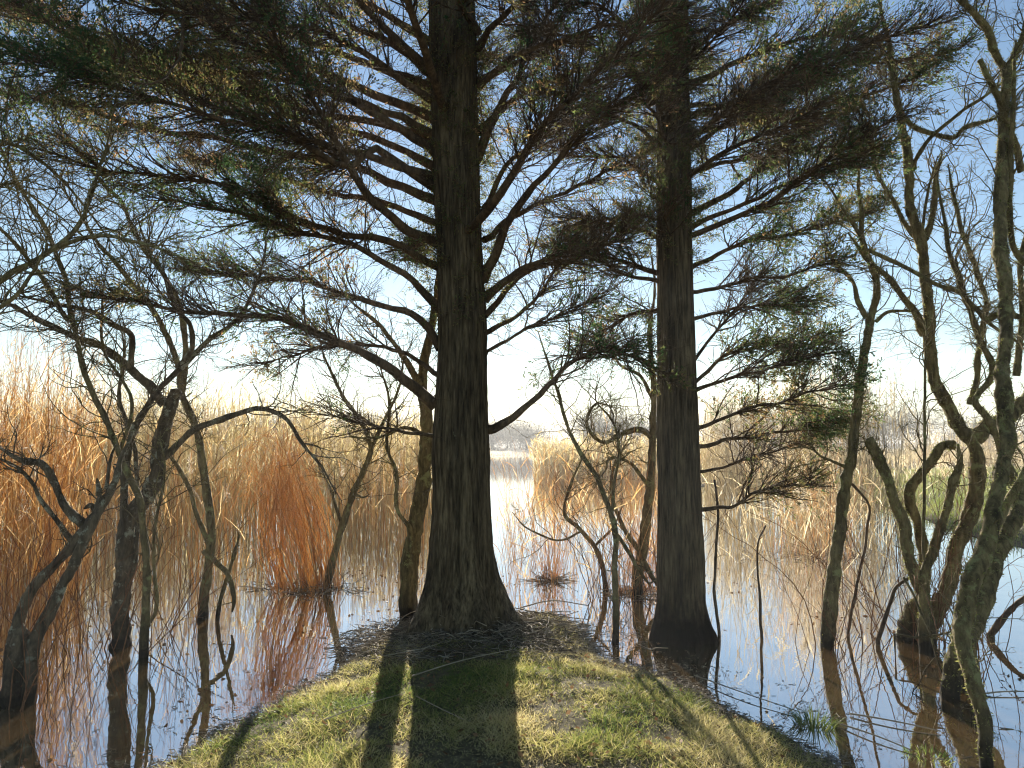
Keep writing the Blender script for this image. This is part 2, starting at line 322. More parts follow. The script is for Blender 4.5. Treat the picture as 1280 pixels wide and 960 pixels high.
def conifer_branch(root, A, R, dens=1.0, bare=0.15, sec_len=0.8, name='branch', leaf=1.0, fl=0.32):
    """limb A with side shoots and twigs in one mesh, its scale-leaf sprays as the sub-part foliage"""
    g = G(); g.tubes(A, R, 9)
    L = np.linalg.norm(np.diff(A, axis=0), axis=1).sum()
    A1, R1 = A[None], R[None]
    n2 = max(4, int(L * 26)); t2 = bare + (1 - bare) * rng.random(n2) ** 0.85; t2 = np.sort(t2)
    l2 = sec_len * (0.3 + 1.1 * rng.random(n2) ** 1.3) * (1.05 - 0.55 * t2)
    A2, R2 = sprout(A1, R1, np.zeros(n2, int), t2, l2, 0.45 + 0.55 * rng.random(n2), 8, 0.10, fl, 0.13, 0.0085, 0.002, 0.015)
    g.tubes(A2, R2, 4)
    n3 = n2 * 11; i3 = rng.integers(0, n2, n3); t3 = 0.12 + 0.88 * rng.random(n3)
    A3, R3 = sprout(A2, R2, i3, t3, (0.10 + 0.24 * rng.random(n3)) * (1.15 - .5 * t3), 0.35 + 0.5 * rng.random(n3), 5, 0.02, .45, 0.14, 0.0034, 0.0013, 0.0)
    g.tubes(A3, R3, 3)
    # short dead twigs along the bare inner limb
    nb = int(L * 14); tb = rng.random(nb) * 0.75
    Ab, Rb = sprout(A1, R1, np.zeros(nb, int), tb, 0.12 + 0.4 * rng.random(nb), 0.8 + 0.6 * rng.random(nb), 6, 0.0, 1, 0.28, 0.004, 0.0012, -0.02)
    g.tubes(Ab, Rb, 3)
    br = g.build(name, M_limb, root)
    # foliage on outer twigs, thinned by a slow noise so that there are clumps and gaps
    mid = A3[:, 2]; cl = fbm(mid * 1.9 + 9, 2)
    outer = 0.35 + 0.65 * t2[i3]
    keep = rng.random(n3) < np.clip(dens * (0.75 + 2.8 * cl) * outer * 1.15, 0, 1)
    k = np.where(keep)[0]
    f = G()
    if len(k):
        # fine last-order shoots, then leaflets along them
        per = 5; ik = np.repeat(k, per); tt = 0.1 + 0.9 * rng.random(len(ik))
        A4, R4 = sprout(A3, R3, ik, tt, 0.03 + 0.07 * rng.random(len(ik)), 0.45 + 0.4 * rng.random(len(ik)), 3, 0.03, .8, 0.15, 0.0016, 0.0008)
        pl = 5; i4 = np.repeat(np.arange(len(ik)), pl); tl = rng.random(len(i4))
        p, tan, _ = sample(A4, R4, i4, tl)
        d = norm(tan + 0.38 * rng.normal(size=tan.shape))
        tint = np.clip(0.43 + 1.3 * fbm(mid[ik] * 1.3 + 40, 2) + 0.25 * rng.normal(size=len(ik)), 0, 1)
        f.leaves(p, d, (0.018 + 0.020 * rng.random(len(p))) * leaf, (0.0034 + 0.0036 * rng.random(len(p))) * leaf, tint[i4])
        f.build('foliage', M_leaf, br)
    return br

def limb(pix, r0, r1, Y0, dy, wig=0.03, k=1.0):
    return strand(pix, r0 * 0.76 * k, max(r1 * .6, .7), Y0, Y0 + dy, n=26, wig=wig, tp=0.62)
def free_limb(base, az, el, L, r0, r1=0.006, curve=0.12):
    K = 26; d = np.array([math.cos(az) * math.cos(el), math.sin(az) * math.cos(el), math.sin(el)]); p = np.array(base, float); out = [p]
    for k in range(K - 1):
        p = p + d * L / (K - 1); d = norm(d + rng.normal(size=3) * 0.06 + np.array([0, 0, curve / K])); out.append(p)
    return np.array(out), np.linspace(r0, r1, K)

# ---- the big cypress on the tip of the spit
YT = 6.6
t1 = thing('conifer_tree', P(580, 778, YT) * np.array([1, 1, 0]) + np.array([0, 0, .1]), 'big dark conifer with thick furrowed trunk standing on the tip of the grassy bank', 'tree', 'dark conifers by the lake')
g, c1, R1 = trunk_mesh([(782, 516, 643), (760, 523, 634), (735, 530, 626), (700, 536, 618), (640, 541, 613), (560, 540, 612), (520, 542, 610), (460, 546, 609), (400, 547, 608), (320, 545, 603), (200, 540, 600), (100, 537, 597), (0, 535, 594)], YT, 3.6, 144, 300, 0.23, 0)
g.build('trunk', M_bark, t1)
LIMBS1 = [  # (pixels, r0, r1, depth change, foliage density, bare share)
 ([(545, 508), (500, 470), (465, 445), (400, 418), (340, 395), (250, 392), (180, 380), (100, 370)], 11, 2, -0.9, .5, .3),
 ([(550, 436), (520, 395), (480, 382), (430, 368), (380, 352), (300, 345), (240, 340)], 8, 2, .7, .5, .3),
 ([(558, 395), (520, 355), (490, 335), (450, 310), (400, 295), (340, 280), (280, 262), (200, 250)], 8, 2, -.6, .7, .3),
 ([(550, 306), (497, 279), (453, 235), (420, 178), (385, 110), (345, 50), (325, -20)], 10, 3, -1.2, .5, .35),
 ([(545, 235), (500, 205), (465, 185), (430, 208), (355, 165), (280, 140), (200, 97), (110, 57), (23, 0), (-60, -50)], 9, 2, -1.6, 1.0, .15),
 ([(545, 190), (480, 150), (420, 115), (350, 80), (280, 40), (220, 0), (160, -40)], 10, 2, -1.0, 1.0, .2),
 ([(545, 95), (500, 60), (440, 30), (400, 0), (330, -40)], 9, 3, -.4, .9, .2),
 ([(548, 252), (480, 225), (420, 200), (340, 190), (260, 170), (180, 160), (100, 135), (20, 120)], 9, 2, .5, 1.0, .15),
 ([(550, 335), (480, 300), (420, 290), (350, 262), (289, 232), (200, 222), (120, 210), (60, 190)], 8, 2, -1.0, 1.0, .2),
 ([(545, 150), (450, 110), (360, 75), (250, 70), (150, 60), (60, 25), (-60, -10)], 9, 2, .8, 1.0, .15),
 ([(545, 210), (460, 170), (380, 150), (300, 110), (230, 95), (140, 100)], 8, 2, 1.4, 1.0, .15),
 ([(545, 130), (470, 75), (400, 40), (320, 25), (220, 15), (120, -10)], 8, 2, -1.8, .9, .15),
 ([(550, 280), (470, 250), (400, 240), (330, 215), (250, 200)], 7, 2, 1.8, .9, .2),
 ([(545, 170), (430, 120), (300, 90), (150, 90), (20, 60), (-60, 50)], 8, 2, -.3, .9, .2),
 ([(545, 112), (400, 55), (250, 0), (100, -40)], 8, 2, .4, .9, .2),
 ([(548, 222), (420, 185), (250, 140), (80, 90), (-40, 70)], 8, 2, -2.2, .8, .25),
 ([(548, 60), (470, 10), (390, -30), (300, -60)], 8, 3, .9, .8, .2),
 ([(550, 470), (500, 440), (440, 430), (380, 440), (330, 455)], 5, 1.5, 1.1, .25, .3),
 ([(545, 545), (500, 540), (460, 530), (415, 520)], 4, 1.2, -.3, .1, .3),
 ([(611, 537), (640, 520), (670, 495), (690, 475), (720, 448), (760, 440), (800, 452)], 9, 2, -.5, .5, .4),
 ([(605, 375), (640, 345), (680, 325), (730, 310), (780, 300)], 9, 2, -.5, .4, .3),
 ([(603, 352), (630, 290), (655, 248), (682, 215), (722, 168), (773, 131), (820, 84), (860, 40)], 10, 2, -.8, .4, .4),
 ([(592, 205), (621, 141), (638, 111), (662, 60), (679, 30), (700, -10)], 10, 3, .3, .5, .4),
 ([(603, 270), (635, 208), (689, 165), (756, 134), (820, 128)], 6, 1.5, .8, .4, .3),
 ([(605, 300), (655, 265), (716, 235), (780, 205), (830, 180)], 6, 1.5, 1.2, .5, .25),
 ([(606, 416), (655, 387), (699, 333), (720, 300)], 5, 1.5, .7, .35, .3),
 ([(606, 445), (650, 415), (700, 395), (760, 365)], 4, 1.2, -.4, .35, .3),
 ([(606, 395), (660, 340), (720, 320), (800, 270)], 6, 1.5, 1.5, .4, .3),
 ([(597, 110), (640, 70), (700, 50), (770, 30), (830, 20)], 7, 2, -.6, .8, .2),
 ([(597, 165), (650, 120), (720, 90), (790, 75)], 7, 2, .9, .7, .2),
 ([(597, 60), (630, 20), (680, -20), (740, -50)], 8, 2, -1.2, .9, .2),
 ([(597, 40), (570, -10), (600, -60)], 8, 3, -1.5, .8, .2),
]
for pix, r0, r1, dy, dn, br in LIMBS1:
    A, R = limb(pix, r0, r1, YT, dy)
    conifer_branch(t1, A, R, dn * (.48 if pix[-1][0] > 570 else .75), br, 0.8)
A, R = limb([(570, -60), (420, -150), (250, -90), (229, -5), (231, 40), (221, 75), (200, 98), (165, 104)], 8, 2, 6.4, -2.2)
g = G(); g.tubes(A, R, 8); g.build('branch', M_limb, t1)
def near_trunk(c, z): return c[np.argmin(np.abs(c[:, 2] - z))]
for k in range(9):
    z = rng.uniform(3.3, 6.2); az = rng.uniform(0.2, 2.9) if k % 3 else rng.uniform(3.6, 5.8)
    A, R = free_limb(near_trunk(c1, z), az, 0.35, rng.uniform(1.8, 3.2), .045)
    conifer_branch(t1, A, R, .2, .35, .75)
for k in range(10):
    z = rng.uniform(6.3, 8.6); A, R = free_limb(near_trunk(c1, z), rng.uniform(0, 6.28), 0.4, rng.uniform(1.6, 2.6), .04)
    conifer_branch(t1, A, R, .8, .2, .7)

def shag(root, c, R, z0, z1, n, L, leafy):
    k = (c[:, 2] > z0 - .1) & (c[:, 2] < z1); A = c[k][None]; Rr = R[k][None] * .95; i = np.zeros(n, int); t = rng.random(n)
    p, tan, r = sample(A, Rr, i, t); rv = rng.normal(size=p.shape); rv[:, 2] = 0; rv = norm(rv); p = p + rv * r[:, None]
    K = 7; out = np.empty((n, K, 3)); out[:, 0] = p; d = norm(rv + .7 * rng.normal(size=p.shape) + np.array([0, 0, .25])); l = L * (.25 + rng.random(n) ** 1.5)
    for q in range(1, K):
        out[:, q] = out[:, q - 1] + d * (l / (K - 1))[:, None]; d = norm(d + .3 * rng.normal(size=p.shape) + np.array([0, 0, -.06]))
    g = G(); g.tubes(out, np.linspace(.0032, .001, K)[None] * np.ones((n, 1)), 3)
    A3, R3 = sprout(out, np.full((n, K), .003), rng.integers(0, n, n * 4), .3 + .7 * rng.random(n * 4), .05 + .12 * rng.random(n * 4), .8, 4, 0, 1, .3, .0018, .0008); g.tubes(A3, R3, 3)
    o = g.build('shoots', M_limb, root)
    if leafy:
        m = int(len(A3) * leafy); i4 = rng.integers(0, len(A3), m * 30); p, tan, _ = sample(A3, R3, i4, rng.random(m * 30)); f = G()
        f.leaves(p + .012 * rng.normal(size=p.shape), norm(tan + .6 * rng.normal(size=p.shape)), .016 + .02 * rng.random(len(p)), .0026 + .0026 * rng.random(len(p)), np.clip(.45 + .2 * rng.normal(size=len(p)), 0, 1)); f.build('foliage', M_leaf, o)
shag(t1, c1, R1, 2.9, 9.0, 900, .42, .35)

# ---- the slimmer cypress standing in the water
YS = 6.75
t2 = thing('conifer_tree', P(852, 790, YS) * np.array([1, 1, 0]), 'slimmer straight conifer rising out of the water beside the bank', 'tree', 'dark conifers by the lake')
g, c2, R2 = trunk_mesh([(793, 814, 890), (778, 818, 884), (755, 821, 880), (735, 822, 879), (700, 821, 879), (640, 823, 876), (540, 822, 873), (450, 822, 869), (320, 821, 865), (200, 821, 864), (110, 821, 862), (0, 820, 860)], YS, 3.2, 128, 260, 0.13, 2)
g.build('trunk', M_bark_wet, t2)
LIMBS2 = [
 ([(866, 490), (920, 470), (1000, 450), (1050, 440)], 5, 1.5, -.4, .8, .1),
 ([(868, 478), (920, 440), (990, 432), (1045, 430)], 5, 1.5, .5, 1.0, .15),
 ([(870, 535), (930, 515), (1000, 495), (1050, 482)], 5, 1.5, -.3, .8, .1),
 ([(872, 558), (940, 545), (1000, 535), (1060, 525)], 5, 1.5, .4, .7, .15),
 ([(874, 637), (915, 632), (950, 615), (1020, 602)], 5, 1.5, -.3, .35, .3),
 ([(873, 590), (930, 575), (980, 560), (1010, 545)], 3.5, 1, .8, .08, .2),
 ([(864, 452), (905, 405), (930, 370), (950, 340)], 4, 1.5, .3, .5, .3),
 ([(864, 365), (940, 350), (1000, 340), (1040, 325)], 5, 1.5, -.5, .9, .15),
 ([(862, 285), (930, 255), (1000, 222), (1060, 205), (1090, 180)], 7, 1.5, -.6, .8, .25),
 ([(862, 268), (920, 238), (980, 185), (1030, 150), (1075, 120)], 8, 2, .5, .7, .3),
 ([(862, 185), (920, 145), (980, 110), (1045, 80)], 7, 2, -.7, .9, .2),
 ([(863, 335), (930, 305), (1000, 290), (1080, 270)], 6, 1.5, .7, .8, .2),
 ([(862, 105), (940, 70), (1020, 45), (1100, 45), (1190, 25)], 8, 1.5, -.5, 1.1, .15),
 ([(862, 145), (960, 112), (1060, 82), (1130, 75), (1200, 62)], 7, 1.5, .4, 1.0, .15),
 ([(862, 165), (950, 150), (1040, 130), (1110, 110), (1150, 95)], 7, 1.5, .9, 1.0, .15),
 ([(860, 60), (930, 20), (1010, -10), (1090, -20)], 8, 2, .5, 1.1, .15),
 ([(862, 215), (930, 200), (1010, 185), (1080, 190)], 6, 1.5, 1.1, .9, .15),
 ([(863, 400), (920, 385), (980, 380), (1030, 370)], 4.5, 1.5, .9, .6, .2),
 ([(824, 465), (790, 445), (740, 440), (700, 445)], 5, 1.5, -.2, .5, .15),
 ([(824, 352), (780, 342), (740, 325), (700, 315)], 5, 1.5, .6, .7, .2),
 ([(824, 275), (790, 268), (740, 275), (690, 270)], 4, 1.5, -.5, .8, .2),
 ([(823, 230), (780, 200), (730, 195), (680, 180)], 5, 1.5, .7, .7, .2),
 ([(823, 180), (780, 150), (720, 120), (670, 110)], 6, 1.5, -.6, .7, .2),
 ([(822, 110), (770, 75), (700, 45), (640, 40)], 7, 1.5, .3, .9, .2),
 ([(822, 50), (770, 20), (710, -10)], 7, 2, -.8, 1.0, .2),
 ([(843, 120), (850, 90), (900, 40), (930, 0)], 6, 2, -1.4, .6, .1),
 ([(838, 200), (825, 160), (800, 110), (790, 60)], 5, 2, -1.3, .5, .1),
 ([(848, 300), (835, 285), (820, 250), (800, 215)], 3, 1.2, -.7, .6, .1),
]
for pix, r0, r1, dy, dn, br in LIMBS2:
    A, R = limb(pix, r0, r1, YS, dy, k=.8)
    conifer_branch(t2, A, R, dn * (.42 if pix[-1][0] < 850 else .9), br, 0.62)
for k in range(9):
    z = rng.uniform(2.9, 6.2); az = rng.uniform(0.2, 2.9) if k % 3 else rng.uniform(3.6, 5.8)
    A, R = free_limb(near_trunk(c2, z), az, 0.3, rng.uniform(1.2, 2.2), .03)
    conifer_branch(t2, A, R, .35, .2, .6)
for k in range(9):
    z = rng.uniform(6.3, 8.4); A, R = free_limb(near_trunk(c2, z), rng.uniform(0, 6.28), 0.4, rng.uniform(1.4, 2.2), .03)
    conifer_branch(t2, A, R, .9, .15, .6)

shag(t2, c2, R2, 3.5, 9.0, 800, .36, .6)

# ------------------------------------------------------------------ leafless trees and saplings
def bare_tree(name, label, cat, stems, group=None, bark=None, twig=1.0, moss=0.0, tl=0.45, part='stem', base=None, up=0.12, tmin=0.35, suckers=0, sr=.3):
    """stems: list of (pixels, r0, r1, Y0, Y1[, twig density, name]); each stem a part with its own gnarled twigs"""
    bark = bark or M_willow
    first = strand(*stems[0][:5])[0][0] if base is None else base
    root = thing(name, (first[0], first[1], 0.0), label, cat, group)
    for s in stems:
        pix, r0, r1, Y0, Y1 = s[:5]; td = s[5] if len(s) > 5 else 1.0; nm = s[6] if len(s) > 6 else part
        A, R = strand(pix, r0, r1, Y0, Y1); R = R * .9
        thick = R.max() > 0.02; foot = 0.0 < A[0, 2] < 0.4
        if thick:
            A, R = strand(pix, r0, r1, Y0, Y1, n=len(pix) * 14)
            R = .9 * R * (1 + 0.22 * fbm(A * 14 + 5, 2))
        if not (len(s) > 7 and s[7]) : R = R * (1 - .65 * np.clip((np.linspace(0, 1, len(R)) - .72) / .28, 0, 1) ** 1.5)
        if foot: A = np.vstack([[A[0, 0], A[0, 1], -0.15], A]); R = np.r_[R[0] * 1.1, R]
        g = G(); g.tubes(A, R, 20 if thick else 8, rough=.16 if thick else .12)
        L = np.linalg.norm(np.diff(A, axis=0), axis=1).sum()
        n2 = int(L * 15 * twig * td)
        if thick:
            ns = int(L * 7); As, Rs = sprout(A[None], R[None], np.zeros(ns, int), .05 + .9 * rng.random(ns), .03 + .10 * rng.random(ns) ** 2, .6 + .8 * rng.random(ns), 4, .1, 1, .2, .007, .004)
            g.tubes(As, Rs * (.5 + .7 * rng.random((ns, 1))), 6, rough=.3)
        if n2 > 0:
            t2_ = tmin + (1 - tmin) * rng.random(n2)
            A2, R2 = sprout(A[None], R[None], np.zeros(n2, int), t2_, tl * (0.35 + 1.5 * rng.random(n2) ** 1.5), 0.5 + 0.7 * rng.random(n2), 11, up, 1, 0.2, 0.0058, 0.0021, 0.02)
            g.tubes(A2, R2, 5)
            n3 = n2 * 5; i3 = rng.integers(0, n2, n3)
            A3, R3 = sprout(A2, R2, i3, 0.2 + 0.8 * rng.random(n3), tl * (0.12 + 0.4 * rng.random(n3)), 0.6 + 0.7 * rng.random(n3), 7, 0.05, 1, 0.27, 0.0032, 0.0013, 0.0)
            g.tubes(A3, R3, 3)
            n4 = n3 * 2; i4 = rng.integers(0, n3, n4)
            A4, R4 = sprout(A3, R3, i4, 0.3 + 0.7 * rng.random(n4), 0.03 + 0.09 * rng.random(n4), 0.7 + 0.5 * rng.random(n4), 4, 0.0, 1, 0.3, 0.0017, 0.0009, 0.0)
            g.tubes(A4, R4, 3)
        st = g.build(nm, bark, root)
        if moss > 0 and thick:
            m = G(); nm_ = int(L * 480 * moss); i = np.zeros(nm_, int); t = (np.arange(nm_) + rng.random(nm_)) / nm_; p, tan, r = sample(A[None], R[None], i, t)
            rv = rng.normal(size=p.shape); rv = norm(rv - (rv * tan).sum(-1, keepdims=True) * tan)
            m.leaves(p + rv * r[:, None] * 0.95, norm(rv + 0.8 * rng.normal(size=p.shape)), 0.012 + 0.02 * rng.random(len(p)), 0.002 + .002 * rng.random(len(p)))
            m.build('moss', M_moss, st)
    if suckers:
        k = suckers; a = rng.random(k) * 6.283; q = sr * rng.random(k) ** .6; B = np.c_[first[0] + q * np.cos(a) * 1.3, first[1] + q * np.sin(a), np.full(k, -.1)]
        d = norm(np.c_[.35 * rng.normal(size=k), .25 * rng.normal(size=k), np.ones(k)]); Kn = 12; O = np.empty((k, Kn, 3)); O[:, 0] = B; l = .5 + 1.5 * rng.random(k)
        for j in range(1, Kn): O[:, j] = O[:, j - 1] + d * (l / (Kn - 1))[:, None]; d = norm(d + .10 * rng.normal(size=(k, 3)))
        g = G(); g.tubes(O, np.linspace(.0045, .0015, Kn)[None] * (.6 + .7 * rng.random((k, 1))), 4)
        T2, Q2 = sprout(O, np.full((k, Kn), .003), rng.integers(0, k, k * 4), .25 + .75 * rng.random(k * 4), .1 + .4 * rng.random(k * 4), .6, 7, .1, 1, .2, .0022, .001); g.tubes(T2, Q2, 3)
        g.build('shoots', M_shoot, root)
    return root

bare_tree('bare_tree', 'dark leafless tree half hidden behind the left edge of the big conifer', 'tree', [
 ([(512, 772), (511, 745), (511, 709), (516, 677), (523, 640), (531, 590), (533, 519), (527, 487), (531, 447), (538, 415), (545, 370), (548, 320)], 13, 5, 7.6, 7.7, .4, 'trunk'),
 ([(525, 482), (519, 472), (503, 443), (479, 412), (463, 398), (430, 370)], 5, 2, 7.6, 7.4, 1),
 ([(534, 545), (505, 535), (470, 548), (430, 545)], 3, 1.2, 7.6, 7.4, .8),
 ([(514, 690), (513, 662), (497, 636), (495, 590), (483, 552), (486, 500), (470, 440)], 3.5, 1.5, 7.55, 7.3, .8),
 ([(530, 500), (545, 495), (560, 470)], 3, 1.5, 7.6, 7.8, .8)], part='branch', bark=M_willow, tl=.4)
bare_tree('shrub', 'crooked grey sapling growing from the russet reed clump left of the big conifer', 'shrub', [
 ([(410, 735), (412, 717), (428, 657), (443, 614), (463, 562), (451, 527), (428, 495), (408, 451), (398, 420)], 6, 2, 9.0, 8.7, .8),
 ([(428, 657), (414, 615), (400, 580)], 2.5, 1, 9, 8.8, .6),
 ([(443, 618), (455, 622), (462, 618)], 2.5, 1, 8.9, 8.8, .3),
 ([(463, 562), (478, 530), (500, 480), (505, 430)], 3, 1, 8.9, 9.1, .8)], tl=.5)

# left hand group
bare_tree('bare_tree', 'leaning forked tree with two grey lichen covered stems at the left edge of the water', 'tree', [
 ([(8, 885), (18, 845), (24, 810), (24, 780)], 17, 11, 5.1, 5.2, 0, 'trunk'),
 ([(14, 815), (18, 790), (37, 742), (67, 707), (100, 670), (120, 640), (126, 612)], 8, 6, 5.15, 5.5, .2),
 ([(38, 830), (47, 797), (67, 755), (85, 720), (100, 685), (117, 652), (132, 625), (145, 597), (151, 575), (165, 540)], 9, 4, 5.15, 5.6, .2),
 ([(104, 655), (82, 630), (67, 600), (52, 580), (25, 575), (0, 560)], 6, 4, 5.4, 5.3, .5),
 ([(90, 675), (57, 632), (42, 605), (20, 585), (-10, 570)], 4, 2, 5.35, 5.0, .5),
 ([(120, 640), (114, 632), (105, 636)], 4, 2.5, 5.5, 5.4, 0),
 ([(124, 618), (122, 605), (121, 598)], 4, 3, 5.5, 5.5, 0),
 ([(132, 612), (138, 580), (145, 555)], 3, 2, 5.5, 5.6, .3)], bark=M_grey, part='stem', tl=.35, moss=.0, suckers=14, sr=.2)
bare_tree('bare_tree', 'leafless tree with a cut topped lichen spotted trunk in the left reeds', 'tree', [
 ([(150, 812), (152, 797), (150, 760), (155, 720), (157, 680), (162, 648), (185, 620), (196, 590), (198, 572), (205, 535), (214, 502), (220, 488)], 13, 9, 6.5, 6.6, .1, 'trunk', True),
 ([(205, 505), (185, 480), (161, 461), (128, 434), (94, 421), (50, 400), (10, 380), (-30, 372)], 7, 3, 6.6, 6.0, 1),
 ([(161, 460), (165, 421), (144, 407), (114, 390), (67, 380), (20, 370)], 5, 2.5, 6.4, 5.8, 1),
 ([(205, 572), (242, 538), (269, 527), (312, 513), (336, 513), (359, 525), (376, 552), (403, 585), (427, 629)], 5.5, 1.5, 6.6, 6.4, .5),
 ([(158, 680), (155, 610), (162, 552), (180, 515), (198, 488), (228, 458), (262, 424), (296, 401), (316, 364), (329, 327), (335, 270)], 6, 2, 6.5, 6.2, .9),
 ([(222, 461), (240, 437), (238, 407), (222, 387), (205, 347), (188, 320), (170, 270)], 4, 2, 6.35, 6.2, 1),
 ([(158, 740), (168, 700), (172, 640), (168, 560), (150, 500), (155, 440), (150, 400)], 4, 2, 6.5, 6.7, .8)], bark=M_grey, tl=.55, suckers=40, sr=.5)
bare_tree('shrub', 'thin long stems leaning left across the cut topped tree', 'shrub', [
 ([(181, 785), (185, 735), (184, 710), (179, 660), (175, 624), (158, 589), (144, 552), (128, 515), (107, 471), (95, 420), (88, 390), (80, 345), (67, 310), (55, 282), (32, 247), (15, 215), (0, 182), (-25, 130)], 5.5, 2.5, 6.2, 5.6, 1),
 ([(90, 400), (82, 397), (65, 367), (42, 332), (20, 305), (0, 285), (-25, 262)], 3.5, 2, 5.9, 5.6, 1),
 ([(181, 785), (196, 760), (192, 700), (196, 640), (205, 600), (200, 540)], 3, 1.5, 6.3, 6.4, .6),
 ([(150, 570), (165, 500), (130, 440), (128, 380), (135, 330)], 3, 1.5, 6.1, 6.0, 1)], tl=.5)
bare_tree('shrub', 'tall dark stem rising from open water between the left reeds and the russet clump', 'shrub', [
 ([(254, 772), (258, 724), (265, 665), (259, 622), (252, 569), (242, 528), (228, 495), (222, 454), (208, 417), (188, 384), (168, 360), (144, 327), (120, 300), (100, 270), (70, 225)], 7, 2.5, 7.5, 6.7, .9),
 ([(228, 490), (232, 440), (225, 385), (205, 345), (180, 310), (162, 277), (150, 250), (130, 232), (100, 192), (82, 165), (60, 120)], 4.5, 2, 7.2, 6.6, .9),
 ([(262, 680), (245, 640), (232, 600), (205, 560), (195, 540)], 4, 2, 7.4, 7.2, .3),
 ([(255, 690), (268, 700), (285, 720), (292, 747), (290, 765)], 4, 3, 7.4, 7.3, .1),
 ([(272, 772), (277, 745), (285, 717), (299, 668)], 3, 2, 7.45, 7.4, .1)], tl=.5)
bare_tree('bare_tree', 'bare dark boughs sweeping in low over the left edge from a tree outside the view', 'tree', [
 ([(-150, 760), (-120, 600), (-70, 420), (0, 352), (45, 325), (75, 307), (100, 280), (112, 247), (127, 202), (137, 162), (150, 100)], 7, 2, 4.8, 4.9, .9),
 ([(70, 310), (100, 300), (130, 295), (160, 300), (200, 312), (250, 330)], 3.5, 1.5, 4.85, 4.9, .9),
 ([(-70, 420), (-20, 395), (20, 370), (45, 335), (55, 310)], 4, 2, 4.8, 4.8, .8),
 ([(-90, 480), (-40, 250), (0, 180), (50, 200), (100, 250), (160, 330)], 4, 1.5, 4.8, 5.4, .8),
 ([(-90, 480), (-50, 330), (0, 230), (60, 260), (110, 300)], 4, 1.5, 4.8, 5.2, .8)], tl=.5, part='bough', base=P(-150, 790, 4.8))

# middle saplings
bare_tree('sapling', 'slim bent sapling standing in the water between the two conifers', 'sapling', [
 ([(769, 805), (770, 753), (769, 713), (770, 663), (763, 640), (747, 600), (727, 567), (707, 527), (699, 498), (689, 464), (672, 414)], 5, 2, 6.6, 6.9, .4),
 ([(770, 665), (785, 690), (800, 715), (815, 735)], 3, 2, 6.65, 6.9, .2),
 ([(765, 650), (768, 605), (775, 560), (765, 525), (745, 500), (750, 470)], 2.5, 1, 6.7, 7.1, 1)], tl=.4)
bare_tree('sapling', 'zigzag sapling leaning left out of open water behind the bent sapling', 'sapling', [
 ([(757, 733), (753, 707), (743, 683), (723, 660), (705, 640), (713, 607), (720, 588), (735, 560)], 4, 1.5, 8.9, 8.7, .5),
 ([(743, 683), (765, 660), (780, 630)], 2, 1, 8.9, 8.7, .5),
 ([(727, 664), (700, 676), (660, 660), (640, 640)], 1.8, 1, 8.9, 8.4, .3)], tl=.35)
bare_tree('bare_tree', 'twisted leafless willow close behind the slimmer conifer on its left', 'tree', [
 ([(795, 742), (797, 715), (803, 693), (808, 653), (813, 607), (816, 547), (817, 480), (812, 420), (818, 360), (812, 300)], 9, 1.5, 8.6, 8.4, .5, 'trunk'),
 ([(816, 548), (800, 538), (780, 542), (757, 553), (740, 543), (733, 527), (745, 505), (770, 510)], 4.5, 1.5, 8.5, 8.2, 1.2),
 ([(803, 700), (815, 720), (830, 740)], 4, 3, 8.5, 8.3, .2),
 ([(812, 610), (790, 580), (765, 572), (755, 590), (740, 610)], 3, 1.2, 8.5, 8.1, 1),
 ([(800, 690), (780, 660), (765, 620), (768, 580), (790, 545)], 3.5, 1.5, 8.5, 8.9, 1),
 ([(816, 500), (800, 470), (775, 455), (760, 430)], 3, 1.2, 8.5, 8.3, 1)], part='branch', tl=.5, suckers=45, sr=.5)
for k, (pix, r, lab) in enumerate([
 ([(899, 790), (893, 740), (895, 690), (897, 640), (893, 600)], 2.1, 'thin bare stick standing in the water just right of the slimmer conifer'),
 ([(952, 790), (951, 757), (947, 684), (957, 657)], 1.9, 'short hooked stick upright in open water right of the slimmer conifer'),
 ([(1060, 790), (1070, 732), (1075, 717), (1085, 660), (1085, 630), (1065, 605)], 2.2, 'kinked thin stick rising from water right of the slender leaning trunk'),
 ([(1097, 800), (1115, 747), (1122, 732), (1150, 715)], 3, 'dark bent stick leaning against the base of the mossy willow'),
 ([(1238, 793), (1260, 765), (1277, 750), (1300, 735)], 4.5, 'stout broken stick rising from water at the right edge of the photo')]):
    A, R = strand(pix, r, r * .7, 1.75 / ((pix[0][1] - 552) / 925)); A = np.vstack([A[0] - np.array([0, 0, .25]), A]); R = np.r_[R[0], R]; o = G().tubes(A, R, 7, rough=.2); A2, R2 = sprout(A[None], R[None], np.zeros(3, int), np.array([.5, .7, .85]), .12, .7, 5, 0, 1, .3, .003, .001); o.tubes(A2, R2, 4)
    tag(o.build('stick', M_twig), lab, 'stick', 'sticks standing in the water')

# right hand group
bare_tree('bare_tree', 'slender leaning trunk standing alone in water left of the mossy willow', 'tree', [
 ([(1034, 806), (1036, 775), (1042, 720), (1050, 660), (1057, 605), (1066, 560), (1072, 500), (1077, 460), (1083, 428), (1088, 400), (1096, 370), (1095, 347), (1085, 322), (1077, 297), (1077, 265), (1072, 230), (1080, 190)], 10, 3.5, 6.5, 6.5, .5, 'trunk'),
 ([(1083, 397), (1072, 375), (1065, 350), (1045, 330), (1025, 300)], 4, 1.5, 6.5, 6.4, 1),
 ([(1095, 402), (1110, 390), (1135, 389), (1150, 392)], 3, 1.5, 6.5, 6.5, 1),
 ([(1077, 297), (1060, 270), (1040, 240), (1020, 215)], 3, 1.2, 6.5, 6.3, 1),
 ([(1060, 585), (1040, 575), (1020, 565), (1000, 535)], 2.5, 1, 6.5, 6.3, .8)], part='branch', moss=.5, tl=.42, suckers=10)
YN = 6.6
